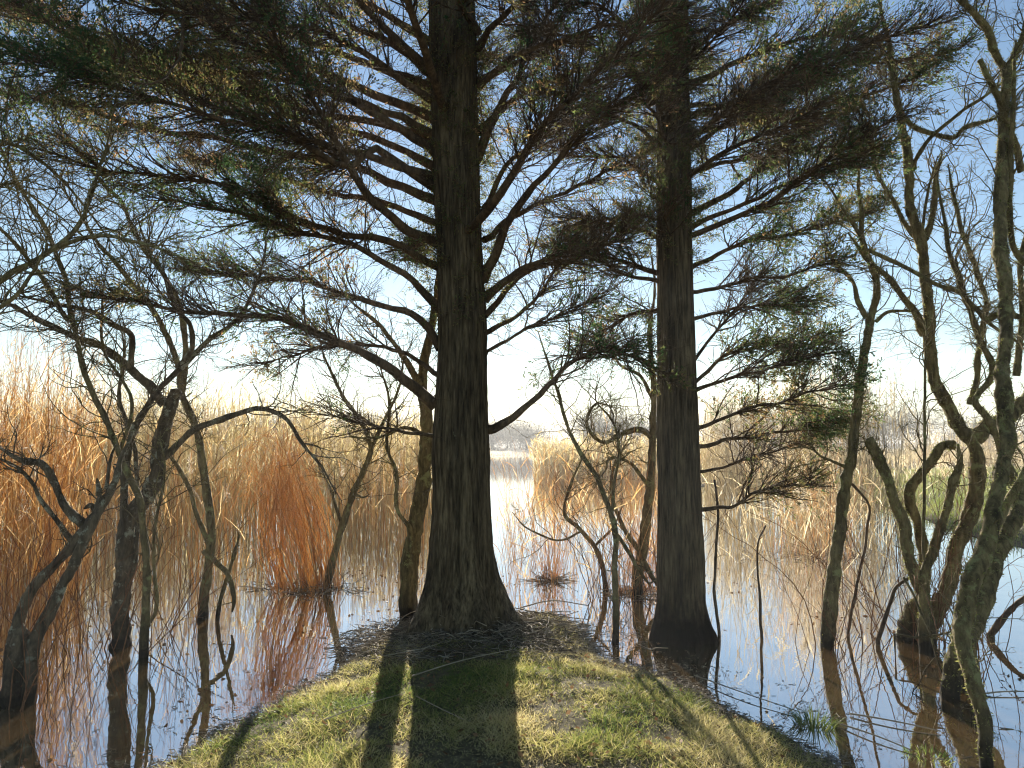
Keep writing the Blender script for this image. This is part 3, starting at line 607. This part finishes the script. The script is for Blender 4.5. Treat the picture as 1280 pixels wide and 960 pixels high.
bare_tree('willow_tree', 'many stemmed mossy willow leaning out of the water at the right', 'tree', [
 ([(1158, 800), (1170, 765), (1190, 717), (1192, 690), (1206, 660), (1216, 630), (1221, 592), (1220, 562), (1202, 535), (1185, 507), (1170, 480), (1165, 465), (1161, 420), (1160, 380), (1156, 340), (1152, 302), (1142, 272), (1135, 240), (1137, 225), (1132, 175), (1120, 120), (1115, 85), (1110, 50), (1100, 7), (1095, -40)], 12, 4, YN, YN - .1, .35, 'trunk'),
 ([(1220, 548), (1235, 530), (1255, 525), (1275, 505), (1295, 485), (1320, 440)], 11, 7, YN, YN + .2, .6),
 ([(1151, 302), (1132, 280), (1117, 252), (1107, 238), (1095, 210), (1085, 140)], 3.5, 1.5, YN, YN - .2, 1.2),
 ([(1152, 300), (1156, 265), (1160, 240), (1172, 195)], 3, 1.5, YN, YN + .1, 1),
 ([(1158, 300), (1166, 268), (1169, 240), (1170, 215), (1178, 190)], 4.5, 3, YN, YN + .2, .6),
 ([(1143, 210), (1146, 197), (1167, 170), (1200, 140), (1235, 117), (1285, 80)], 3.2, 2, YN, YN - .6, .8),
 ([(1126, 143), (1150, 162), (1190, 172), (1205, 160), (1235, 152), (1248, 146)], 4, 3, YN, YN - .3, .6),
 ([(1154, 418), (1145, 395), (1127, 370), (1110, 347), (1082, 322), (1060, 290)], 6, 2.5, YN, YN - .5, .8),
 ([(1085, 312), (1135, 335), (1172, 357), (1205, 370), (1232, 400), (1260, 420), (1285, 433)], 3, 3, YN - .5, YN - .7, 1),
 ([(1277, 640), (1265, 592), (1250, 557), (1235, 525), (1220, 500), (1240, 465), (1225, 425), (1215, 390), (1200, 352), (1187, 315), (1180, 272), (1172, 225)], 6, 3, YN - .4, YN - .3, .8),
 ([(1233, 950), (1228, 895), (1212, 840), (1203, 790), (1215, 725), (1235, 675), (1245, 630), (1252, 590), (1259, 555), (1257, 530), (1254, 480), (1252, 465), (1257, 427), (1257, 390), (1255, 352), (1251, 315), (1250, 277), (1251, 240), (1254, 175), (1257, 125), (1258, 85)], [9, 9, 11, 12, 12, 11, 10, 10, 10, 10, 9.5, 9.5, 9.5, 9.5, 9, 8.5, 8, 7.5, 7, 7, 7], 7, 4.1, 5.9, .3, 'stem', True),
 ([(1257, 88), (1242, 62), (1235, 37), (1220, 17), (1198, -4), (1180, -30)], 6, 4, 5.9, 5.7, 1),
 ([(1258, 86), (1270, 67), (1280, 45), (1300, 0)], 6, 4, 5.9, 6.0, 1),
 ([(1277, 214), (1270, 180), (1257, 150), (1245, 117), (1235, 97), (1225, 75)], 4.5, 4, 5.8, 5.6, .5, 'stem', True),
 ([(1285, 330), (1277, 325), (1265, 302), (1262, 252), (1265, 175), (1267, 100), (1270, 50)], 4, 3, 5.7, 5.6, .6),
 ([(1205, 800), (1222, 770), (1242, 705), (1260, 665), (1272, 632), (1285, 595), (1300, 540)], 14, 9, 5.4, 6.4, .2),
 ([(1188, 865), (1192, 840), (1200, 800), (1206, 770)], 12, 12, 5.2, 5.3, 0, 'stem', True),
 ([(1155, 775), (1157, 717), (1167, 687), (1180, 650), (1190, 610), (1200, 577), (1197, 555)], 7, 5, YN - .3, YN - .2, .2),
 ([(1150, 770), (1155, 705), (1152, 680), (1147, 655), (1137, 630), (1137, 610), (1152, 592), (1167, 572), (1178, 557), (1193, 556)], 8, 6, YN + .1, YN, .1, 'stem', True),
 ([(1160, 775), (1155, 745), (1142, 712), (1135, 685), (1130, 652), (1117, 625), (1107, 595), (1097, 570), (1085, 550)], 8.5, 6.5, YN - .2, YN - .4, .15, 'stem', True),
 ([(1213, 505), (1220, 477), (1222, 445), (1230, 405), (1232, 380), (1225, 350), (1215, 322), (1200, 282), (1192, 240), (1185, 205)], 4.5, 2.5, YN - .3, YN, .8),
 ([(1155, 700), (1155, 630), (1156, 555), (1156, 480), (1158, 400)], 2.2, 1.8, YN - .3, YN - .3, .5),
 ([(1235, 400), (1255, 392), (1285, 400)], 5, 4, 5.9, 5.6, .4),
 ([(1135, 800), (1142, 770), (1150, 745)], 16, 11, YN + .1, YN, 0),
 ([(1270, 470), (1278, 400), (1275, 330), (1285, 270)], 5, 3, 6.2, 6.2, .8),
 ([(1235, 672), (1270, 610), (1300, 560)], 7, 5, 5.6, 5.6, .2),
 ([(1130, 722), (1146, 755), (1165, 800), (1178, 838), (1190, 872)], 1.8, 1.2, 5.9, 5.2, .3),
 ([(1118, 792), (1150, 797), (1188, 790), (1205, 770)], 1.6, 1.2, 6.2, 5.8, .3),
 ([(1178, 862), (1192, 820), (1196, 780), (1175, 740)], 2, 1.2, 5.2, 5.9, .5),
 ([(1210, 780), (1222, 830), (1216, 880), (1222, 925)], 1.6, 1, 5.2, 4.6, .5)], moss=1.0, tl=.45, base=P(1165, 795, YN), tmin=.3, suckers=60, sr=.55)

# ------------------------------------------------------------------ reeds
def reeds(name, mat_, xy, h, label, cat, lean=0.12, dirx=0.0, r=0.0035, K=6, leaf=2, plume=0.0, pm=None, kind='stuff', group=None, bend=0.25, root=None, sides=3, z0=None, lw=0.006):
    N_ = len(xy); h = hh(N_, h, .16) if np.isscalar(h) else h; base = np.c_[xy, np.full(N_, -0.08) if z0 is None else z0]
    d = norm(np.c_[rng.normal(size=N_) * lean + dirx, rng.normal(size=N_) * lean, np.ones(N_)])
    az = rng.random(N_) * 6.283; b = np.c_[np.cos(az), np.sin(az), -0.35 * np.ones(N_)] * (bend * rng.random(N_) ** 1.5)[:, None]
    A = np.empty((N_, K, 3)); A[:, 0] = base; st = (h / (K - 1))[:, None]; dd = d.copy()
    for k in range(1, K):
        A[:, k] = A[:, k - 1] + dd * st; dd = norm(dd + b * (k / K) * 0.8 + 0.03 * rng.normal(size=(N_, 3)))
    tint = np.clip(0.5 + 0.28 * rng.normal(size=N_), 0, 1)
    R = r * (0.7 + 0.6 * rng.random(N_))[:, None] * np.linspace(1, 0.35, K)[None]
    g = G(); g.tubes(A, R, sides, tint)
    if leaf:
        n = N_ * leaf; i = np.repeat(np.arange(N_), leaf); t = 0.2 + 0.75 * rng.random(n)
        L, _ = sprout(A, R, i, t, 0.18 + 0.35 * rng.random(n), 0.35 + 0.5 * rng.random(n), 4, 0, 1, .12, .004, .001, -0.16)
        side = norm(np.cross(L[:, 1] - L[:, 0], rng.normal(size=(n, 3))))
        w = lw * (0.6 + 0.7 * rng.random(n))[:, None] * np.array([0.5, 1, 0.7, 0.05])[None]
        g.ribbons(L, w, side, np.clip(tint[i] + 0.2 * rng.normal(size=n), 0, 1))
    o = g.build(name, mat_, root)
    if plume > 0:
        s = np.where(rng.random(N_) < plume)[0]; f = G(); m = 34; i = np.repeat(s, m); t = 0.80 + 0.2 * rng.random(len(i))
        p, tan, _ = sample(A, R, i, t); q = norm(tan + 0.55 * rng.normal(size=p.shape) + np.array([0.25, 0, -0.35]))
        f.leaves(p, q, 0.05 + 0.09 * rng.random(len(p)) * (1.1 - (t - .8) * 4), 0.004 + 0.004 * rng.random(len(p)), np.clip(0.5 + .25 * rng.normal(size=len(p)), 0, 1))
        f.build('plume', pm or M_plume, o)
    if root is None: tag(o, label, cat, group, kind)
    return o
def band(n, fx, Ya, Yb, clump=0.0, freq=0.8):
    """random reed positions between distances Ya..Yb and photo columns fx(Y)"""
    out = []
    while len(out) < n:
        Yv = rng.uniform(Ya, Yb, n * 2); lo, hi = fx; px = rng.uniform(lo, hi, n * 2); x = (px - 640) / 925 * Yv
        k = vnoise(np.stack([x * freq, Yv * freq, 0 * x + 5], -1)) > -0.5 + clump * rng.random(n * 2)
        out += list(np.c_[x, Yv][k])
    return np.array(out[:n])
def hh(n, m, s=0.15): return m * np.clip(1 + s * rng.normal(size=n), .45, 1.4)
# near left bed: russet stems in the water
n = 1150; reeds('reed_bed', M_red, band(n, (-160, 105), 7.0, 11.5, 1.0, 1.2), hh(n, 2.5, .25), 'near bed of russet reeds in the water at the left edge', 'reeds', .13, .06, .0034, 6, 2, .04, lw=.0036)
n = 330; reeds('reed_bed', M_red, band(n, (60, 350), 8.5, 14.5, 1.0, 1.5), hh(n, 1.8, .3), 'sparse russet reeds standing in open water behind the cut topped tree', 'reeds', .16, .02, .0032, 6, 1, .03, lw=.004)
n = 3300; reeds('reed_bed', M_reed, band(n, (-180, 400), 15.5, 26.0, .5, .4), hh(n, 2.8, .13), 'tall golden reed bed across the far water at the left', 'reeds', .07, .0, .006, 5, 3, .10, None, lw=.011)
n = 900; reeds('reed_bed', M_reed, band(n, (395, 548), 17.0, 26.0, .5, .4), hh(n, 2.2, .15), 'lower golden reeds across the water just left of the big conifer', 'reeds', .07, .0, .006, 5, 3, .08, None, lw=.011)
n = 260; reeds('reed_bed', M_red, band(n, (425, 545), 11.5, 16.0, .9, 1.0), hh(n, 1.4, .25), 'russet reeds in the water just left of the big conifer', 'reeds', .1, .0, .0038, 5, 1, .03, lw=.004)
n = 4300; reeds('reed_bed', M_pale, (lambda b: b[(b[:, 0] < 8.7 + .3 * np.sin(b[:, 1] * 2)) & ((b[:, 1] > 23) | (b[:, 0] / b[:, 1] * 925 + 640 > 985 + 12 * np.sin(b[:, 1] * 3)))])(band(n, (880, 1145), 16.5, 29.0, .6, .5)), 3.05, 'tall pale reed bed behind the water at the right', 'reeds', .05, .0, .006, 5, 2, .35, None, lw=.011)
n = 1100; reeds('reed_bed', M_pale, band(n, (1130, 1420), 38.0, 48.0, .5, .5), hh(n, 2.2, .2), 'pale reeds beyond the green bank at the far right', 'reeds', .07, .0, .008, 5, 3, .1, None, lw=.014)
n = 2600; reeds('reed_bed', M_reed, band(n, (668, 900), 29.0, 46.0, .5, .25), hh(n, 1.7, .2), 'distant low reed bed on the far shore between the two conifers', 'reeds', .07, .0, .009, 4, 3, .06, None, lw=.02)
n = 1600; reeds('reed_bed', M_reed, band(n, (200, 590), 27.0, 46.0, .5, .25), hh(n, 2.4, .2), 'hazy reed bed far back on the left shore', 'reeds', .07, .0, .009, 4, 3, .06, None, lw=.02)
# the russet clump: stems fan up from one tussock and droop over
def clump(label, px, py, Yd, n, hm, rx, lean, dirx, bend, mat_=None, leaf=2, name='reed_clump', r=.0035):
    c = P(px, py, Yd); a = rng.random(n) * 6.283; q = np.sqrt(rng.random(n)) * rx
    xy = np.c_[c[0] + q * np.cos(a), Yd + q * np.sin(a) * .7]
    root = thing(name, (c[0], Yd, 0), label, 'reeds')
    reeds('stems', mat_ or M_rust, xy, hh(n, hm, .2), None, None, lean, dirx, r, 9, leaf, 0, None, None, None, bend, root, lw=.0034)
    g = G(); k = 260; a = rng.random(k) * 6.283; q = np.sqrt(rng.random(k)) * rx * 1.25; p = np.c_[c[0] + q * np.cos(a), Yd + q * np.sin(a) * .7, np.full(k, -.03)]
    d = norm(np.c_[rng.normal(size=(k, 2)), .5 * np.ones(k)]); A = p[:, None] + d[:, None] * np.linspace(0, 1, 4)[None, :, None] * (.1 + .25 * rng.random(k))[:, None, None]; A[..., 2] -= np.linspace(0, 1, 4)[None] ** 2 * .08
    g.tubes(A, np.full((k, 4), .004), 3); g.build('tussock', M_straw, root)
    return root
def weeping(label, px, py, Yd, ax, ay, n):
    c, ap = P(px, py, Yd), P(ax, ay, Yd); a = rng.random(n) * 6.283; q = np.sqrt(rng.random(n)) * .42
    B = np.c_[c[0] + q * np.cos(a), Yd + .7 * q * np.sin(a), np.full(n, -.1)]
    b = rng.random(n) * 6.283; w = .36 * rng.random(n) ** .8; H = np.clip(1.02 - .5 * rng.random(n) ** 1.2, .5, 1.05) * (1 - .5 * w)
    T = np.c_[ap[0] + w * np.cos(b), Yd + w * np.sin(b), ap[2] * H]
    M = B * .5 + T * .5 + np.c_[.5 * (B[:, 0] - c[0]), .5 * (B[:, 1] - Yd), np.zeros(n)] + .07 * rng.normal(size=(n, 3))
    o = norm(np.c_[np.cos(b) - .25, np.sin(b), np.zeros(n)]); d = .05 + .6 * rng.random(n) ** 1.6
    E1 = T + o * (.10 + .1 * rng.random((n, 1))) + np.array([0, 0, .05]); E2 = E1 + o * (.10 + .10 * rng.random((n, 1))) - np.c_[np.zeros((n, 2)), d * .5]; E3 = E2 + o * .04 - np.c_[np.zeros((n, 2)), d * .5]
    A = np.stack([smooth(np.stack([B[i], M[i], T[i], E1[i], E2[i], E3[i]]), 16) for i in range(n)])
    root = thing('reed_clump', (c[0], Yd, 0), label, 'reeds')
    g = G(); g.tubes(A, np.linspace(.0042, .0013, 16)[None] * (.6 + .7 * rng.random((n, 1))), 3, np.clip(.5 + .28 * rng.normal(size=n), 0, 1))
    S2, Q2 = sprout(A, np.full((n, 16), .003), rng.integers(0, n, n * 2), .35 + .6 * rng.random(n * 2), .15 + .4 * rng.random(n * 2), .5, 6, 0, 1, .14, .002, .001, -.1); g.tubes(S2, Q2, 3)
    g.build('stems', M_rust, root)
    g = G(); k = 420; a = rng.random(k) * 6.283; q = np.sqrt(rng.random(k)) * .55; p = np.c_[c[0] + q * np.cos(a), Yd + q * np.sin(a) * .7, np.full(k, -.03)]
    d = norm(np.c_[rng.normal(size=(k, 2)), .5 * np.ones(k)]); A = p[:, None] + d[:, None] * np.linspace(0, 1, 4)[None, :, None] * (.1 + .25 * rng.random(k))[:, None, None]; A[..., 2] -= np.linspace(0, 1, 4)[None] ** 2 * .08
    g.tubes(A, np.full((k, 4), .004), 3); g.build('tussock', M_straw, root)
weeping('dense weeping russet clump of hanging stems on its own tussock left of the big conifer', 385, 738, 9.0, 352, 528, 210)
clump('small fan of thin reddish stems in open water between the conifers', 688, 722, 9.5, 60, 1.7, .12, .22, .02, .25, None, 1, r=.0028)
clump('sparse reddish stems around the twisted willow behind the slimmer conifer', 800, 738, 8.7, 80, 1.6, .35, .2, -.05, .3, None, 1, r=.0028)
clump('straggly reddish stems at the foot of the slender leaning trunk', 1010, 690, 11.5, 110, 1.5, .7, .25, .05, .3, None, 1, r=.003)
n = 420; reeds('reed_stems', M_red, band(n, (630, 830), 8.2, 16.0, .6, 1.5), hh(n, 1.3, .3), 'scattered thin reddish stems in open water between the conifers', 'reeds', .2, 0, .0026, 6, 1)
n = 560; reeds('reed_stems', M_pale, band(n, (890, 1130), 9.0, 16.0, .7, 1.2), hh(n, 1.3, .35), 'scattered thin pale stems in open water right of the slimmer conifer', 'reeds', .18, 0, .003, 6, 1)
# single feathery plume catching the light
c = P(998, 622, 10.5); root = thing('reed', (c[0] + .1, 10.5, 0), 'single bent reed with a bright white feathery plume', 'reed')
A = smooth(np.array([[c[0] + .12, 10.5, -.1], [c[0] + .10, 10.5, .5], [c[0] + .08, 10.5, 1.0], [c[0] - .02, 10.45, 1.12]]), 12); g = G().tubes(A, np.full(12, .004), 4); g.build('stem', M_pale, root)
f = G(); k = 240; t = .72 + .28 * rng.random(k); p, tan, _ = sample(A[None], np.full((1, 12), .004), np.zeros(k, int), t); f.leaves(p, norm(tan * .3 + .5 * rng.normal(size=(k, 3)) + np.array([-.3, 0, -.9])), .06 + .10 * rng.random(k), .004, np.full(k, 1.0)); f.build('plume', M_plume, root)

# ------------------------------------------------------------------ grass on the spit
def scatter(n, x0, x1, y0, y1, dmin, dmax=99):
    x, y = rng.uniform(x0, x1, n), rng.uniform(y0, y1, n); d = sdf(np.stack([x, y], -1), SPIT) + 0.15 * fbm(np.stack([x * 2.6, y * 2.6, 0 * x], -1), 4)
    k = (d > dmin) & (d < dmax); return x[k], y[k], d[k]
def grass(n, box, hmean, lean, name, label, mat_, dens=True, w=.0016, shift=0.0):
    x, y, d = scatter(n, *box, -0.02)
    cl = fbm(np.stack([x * 3.5, y * 3.5, 0 * x + 2], -1), 3)
    bare = np.exp(-(((x + .43) / .75) ** 2 + ((y - 6.75) / .72) ** 2))
    k = rng.random(len(x)) < np.clip(0.95 + 1.5 * cl, .5, 1) * np.clip(1 - 1.5 * bare, .03, 1) * np.clip(d * 5 + .25, 0.1, 1)
    x, y, d, cl = x[k], y[k], d[k], cl[k]; m = len(x); z = height(x, y)
    h = hmean * (0.4 + 0.9 * rng.random(m)) * np.clip(1 + 1.8 * cl, .45, 2.1)
    dr = norm(np.c_[rng.normal(size=(m, 2)) * lean, np.ones(m)]); K = 4; A = np.empty((m, K, 3)); A[:, 0] = np.c_[x, y, z - .004]
    az = rng.random(m) * 6.283; b = np.c_[np.cos(az), np.sin(az), -.5 * np.ones(m)] * .55
    for q in range(1, K):
        A[:, q] = A[:, q - 1] + dr * (h / (K - 1))[:, None]; dr = norm(dr + b * rng.random((m, 1)))
    side = norm(np.cross(A[:, -1] - A[:, 0], rng.normal(size=(m, 3))))
    tint = np.clip(0.55 + shift + 0.9 * fbm(np.stack([x * 1.7, y * 1.7, 0 * x + 8], -1), 2) + 0.22 * rng.normal(size=m), 0, 1)
    g = G(); g.ribbons(A, w * (.7 + .6 * rng.random(m))[:, None] * np.array([1, .9, .6, .08])[None], side, tint)
    return tag(g.build(name, mat_), label, 'grass', kind='stuff')
grass(260000, (-2.6, 3.2, 3.0, 7.6), .045, 1.1, 'grass', 'short tufted yellow green grass on the bank', M_grass, shift=.2)
grass(60000, (-7, 8, -3, 3.1), .06, .7, 'grass', 'short grass on the bank nearest the viewer', M_grass, w=.002)
# meadow on the right bank and far left land
def meadow(n, x0, x1, y0, y1, h, w, label, mat_):
    x, y = rng.uniform(x0, x1, n), rng.uniform(y0, y1, n); z = height(x, y); k = z > .0; x, y, z = x[k], y[k], z[k]; m = len(x)
    hq = h * (.4 + rng.random(m)); dr = norm(np.c_[rng.normal(size=(m, 2)) * .35, np.ones(m)])
    A = np.c_[x, y, z - .01][:, None] + dr[:, None] * np.linspace(0, 1, 3)[None, :, None] * hq[:, None, None]; A[:, 2, :2] += rng.normal(size=(m, 2)) * hq[:, None] * .25
    g = G(); g.ribbons(A, w * np.array([1, .7, .1])[None] * np.ones((m, 1)), norm(np.c_[rng.normal(size=(m, 2)), 0 * x]), np.clip(.45 + .8 * fbm(np.stack([x * .5, y * .5, 0 * x], -1), 2) + .2 * rng.normal(size=m), 0, 1))
    tag(g.build('meadow_grass', mat_), label, 'grass', kind='stuff')
meadow(45000, 8.3, 26, 11, 34, .22, .008, 'bright green grass on the bank behind the mossy willow', M_green)
meadow(40000, -60, 60, 26, 95, .45, .03, 'pale rough grass on the land around the far end of the lake', M_pale)

# tufts at the water's edge
def tuft(px, py, k, hs, label):
    c = ground_pt(px, py, 0); root = thing('grass_tuft', (c[0], c[1], 0), label, 'grass')
    a = rng.random(k) * 6.283; q = np.sqrt(rng.random(k)) * .11; dr = norm(np.c_[.45 * np.cos(a) * rng.random(k), .45 * np.sin(a) * rng.random(k), np.ones(k)]); A = np.empty((k, 5, 3)); A[:, 0] = np.c_[c[0] + q * np.cos(a), c[1] + q * np.sin(a), np.full(k, -.03)]
    for j in range(1, 5): A[:, j] = A[:, j - 1] + dr * (hs * (.5 + .9 * rng.random(k)))[:, None]; dr = norm(dr + .25 * np.c_[np.cos(a), np.sin(a), -.5 * np.ones(k)])
    G().ribbons(A, .0026 * np.array([1, 1, .8, .5, .1])[None] * np.ones((k, 1)), norm(np.cross(A[:, 2] - A[:, 0], rng.normal(size=(k, 3)))), rng.random(k) * .5).build('blades', M_grass, root)
def ground_pt(px, py, z):
    v = (480 - py) / FPX; cp, sp = math.cos(PITCH), math.sin(PITCH); yy, zz = cp - v * sp, sp + v * cp; t = (z - CAM_H) / zz; return np.array(((px - 640) / FPX * t, yy * t, z))
tuft(1018, 908, 170, .035, 'dark green grass tuft growing at the water edge at the right of the bank')
tuft(1160, 946, 130, .016, 'low mossy grass tuft in the shallows below the mossy willow')

# litter of dead reed stems round the big trunk and along the shore, flecks on the water, fallen leaves
def litter(x, y, z, L, r, name, label, mat_, cat, tilt=.12):
    k = len(x); a = rng.random(k) * 6.283; d = norm(np.c_[np.cos(a), np.sin(a), tilt * rng.normal(size=k)])
    A = np.c_[x, y, z][:, None] + d[:, None] * np.linspace(-.5, .5, 4)[None, :, None] * L[:, None, None]; A[:, 1:3] += rng.normal(size=(k, 2, 3)) * (L * .05)[:, None, None]
    g = G(); g.tubes(A, np.broadcast_to((r * (.5 + rng.random(k)))[:, None], (k, 4)), 4, None); return tag(g.build(name, mat_), label, cat, kind='stuff')
k = 2600; a = rng.random(k) * 6.283; q = .35 + .75 * rng.random(k) ** 1.2; x, y = -.40 + q * np.cos(a) * 1.05, 6.62 + q * np.sin(a) * .95
litter(x, y, np.maximum(height(x, y), 0) + .012 + .02 * rng.random(k), .06 + .3 * rng.random(k) ** 2, .0026, 'reed_litter', 'dead reed litter piled around the foot of the big conifer', M_straw, 'litter')
k = 200; x, y = np.r_[.20 + .22 * rng.normal(size=100), -.5 + .36 * rng.normal(size=100)], np.r_[6.75 + .22 * rng.normal(size=100), 6.3 + .16 * rng.normal(size=100)]
litter(x, y, np.maximum(height(x, y), 0) + .03 + .03 * rng.random(k), .12 + .45 * rng.random(k) ** 1.8, .0036, 'twig_litter', 'heap of broken twigs and thick dead stems at the foot of the big conifer', M_straw, 'litter', .2)
x, y, d = scatter(26000, -2.4, 2.8, 3.4, 7.6, -.14, .12); litter(x, y, np.maximum(height(x, y), 0) + .008, .03 + .14 * rng.random(len(x)) ** 2, .0017, 'reed_litter', 'grey dead stems washed up along the bank edge', M_straw, 'litter')
x, y, d = scatter(30000, -2.6, 3.2, 3.3, 7.4, -.8, -.02); kk = rng.random(len(x)) < np.exp(d * np.where(x > .9, 2.2, 5)) * np.clip(.6 + 2 * fbm(np.stack([x * 4, y * 4, 0 * x], -1), 2), 0, 1); x, y = x[kk], y[kk]
litter(x, y, np.full(len(x), .003), .015 + .07 * rng.random(len(x)) ** 2, .0016, 'floating_debris', 'specks of dead plant floating in the shallow edge', M_straw, 'debris', .03)
x, y = rng.uniform(-4.5, 4.5, 1500), rng.uniform(3.5, 10.5, 1500); k = (sdf(np.stack([x, y], -1), SPIT) < -.25) & (fbm(np.stack([x * 1.1, y * 1.1, 0 * x + 4], -1), 3) > .06); x, y = x[k], y[k]; k = len(x); f = G()
f.leaves(np.c_[x, y, np.full(k, .004)], norm(np.c_[rng.normal(size=(k, 2)), .06 * rng.normal(size=k)]), .02 + .035 * rng.random(k), .006 + .006 * rng.random(k)); tag(f.build('floating_leaves', M_dead), 'scattered dead leaves floating on the still water', 'leaves', kind='stuff')
x, y, d = scatter(650, -2.2, 2.6, 3.3, 6.6, .02); k = len(x); f = G(); f.leaves(np.c_[x, y, height(x, y) + .02], norm(np.c_[rng.normal(size=(k, 2)), .25 * rng.normal(size=k)]), .025 + .03 * rng.random(k), .007 + .006 * rng.random(k)); tag(f.build('leaf_litter', M_dead), 'small brown fallen leaves in the grass', 'leaves', kind='stuff')
for pix, r, z, lab in [
 ([(515, 845), (575, 828), (640, 812)], .005, .20, 'long straw lying across the trunk shadow below the big conifer'),
 ([(480, 820), (530, 812), (560, 800)], .004, .19, 'short straw lying at the left of the big conifer base'),
 ([(405, 900), (450, 885), (500, 868)], .0035, .19, 'straw lying on the sunlit grass left of the trunk shadow'),
 ([(520, 870), (545, 885), (580, 900)], .003, .21, 'thin dry stalk lying in the middle of the trunk shadow'),
 ([(1062, 892), (1110, 902), (1176, 914)], .006, .012, 'pale reed stalk floating off the bank right of the grass tuft'),
 ([(1050, 905), (1090, 920), (1140, 938)], .006, .012, 'darker reed stalk floating nearest the grass tuft'),
 ([(870, 845), (930, 868), (1000, 890)], .005, .02, 'reed stalk lying along the right water edge of the bank'),
 ([(1230, 867), (1260, 866), (1310, 866)], .006, .012, 'straight stalk floating on the water at the right edge'),
 ([(480, 790), (520, 765), (560, 772)], .005, .16, 'dry stalk leaning on the left root of the big conifer'),
 ([(650, 760), (690, 752), (735, 757)], .008, .07, 'broken stick on the mud right of the big conifer base')]:
    A = smooth(np.array([ground_pt(x, y, z) for x, y in pix]), 10); A[:, 2] += .01 * np.sin(np.linspace(0, 3.14, 10))
    tag(G().tubes(A, np.linspace(r, r * .6, 10), 6, [.8]).build('reed_stalk', M_straw), lab, 'stalk', 'fallen stalks on the bank and water')

# ------------------------------------------------------------------ far woodland
g = G(); f = G()
for k in range(150):
    a = rng.uniform(-.85, .85); Yd = rng.uniform(105, 170) if abs(a) < .12 else rng.uniform(70, 150); x = math.tan(a) * Yd; H = rng.uniform(3.4, 7.0) * (1 if Yd < 120 else 1.3)
    if a < -.05: H *= .8
    g.tubes(np.array([[x, Yd, -.2], [x + rng.normal() * .3, Yd, H * .5], [x + rng.normal() * .5, Yd, H]]), np.array([.18, .12, .03]), 5)
    m = 1500; p = np.array([x, Yd, H * .55]) + rng.normal(size=(m, 3)) * np.array([H * .36, H * .36, H * .22]); p[:, 2] = np.clip(p[:, 2], .2, H * 1.05)
    f.leaves(p, norm(rng.normal(size=(m, 3)) + np.array([0, 0, .6])), .5 + .9 * rng.random(m), .016 + .02 * rng.random(m))
w = g; w.V += f.V; w.A += f.A; w.Q += [q + w.n for q in f.Q]; w.n += f.n
tag(w.build('far_woodland', M_wood), 'misty far off wood along the end of the lake', 'woodland', kind='stuff')

# ------------------------------------------------------------------ haze
HAZE = 0.0013
if HAZE > 0:
    m, t, out = mat('haze_air'); v = N(t, 'ShaderNodeVolumePrincipled'); v.inputs['Color'].default_value = (.95, .97, 1, 1); v.inputs['Density'].default_value = HAZE; v.inputs['Anisotropy'].default_value = 0.35
    t.links.new(v.outputs[0], out.inputs['Volume'])
    x0, x1, y0, y1, z0, z1 = -700, 700, -140, 950, -2.0, 11.5
    vv = np.array([[x, y, z] for x in (x0, x1) for y in (y0, y1) for z in (z0, z1)])
    g = G(); g.raw(vv, np.array([[0, 1, 3, 2], [4, 6, 7, 5], [0, 4, 5, 1], [2, 3, 7, 6], [0, 2, 6, 4], [1, 5, 7, 3]]))
    tag(g.build('haze', m, None, False), 'thin pale morning haze over the lake', 'haze', kind='stuff')
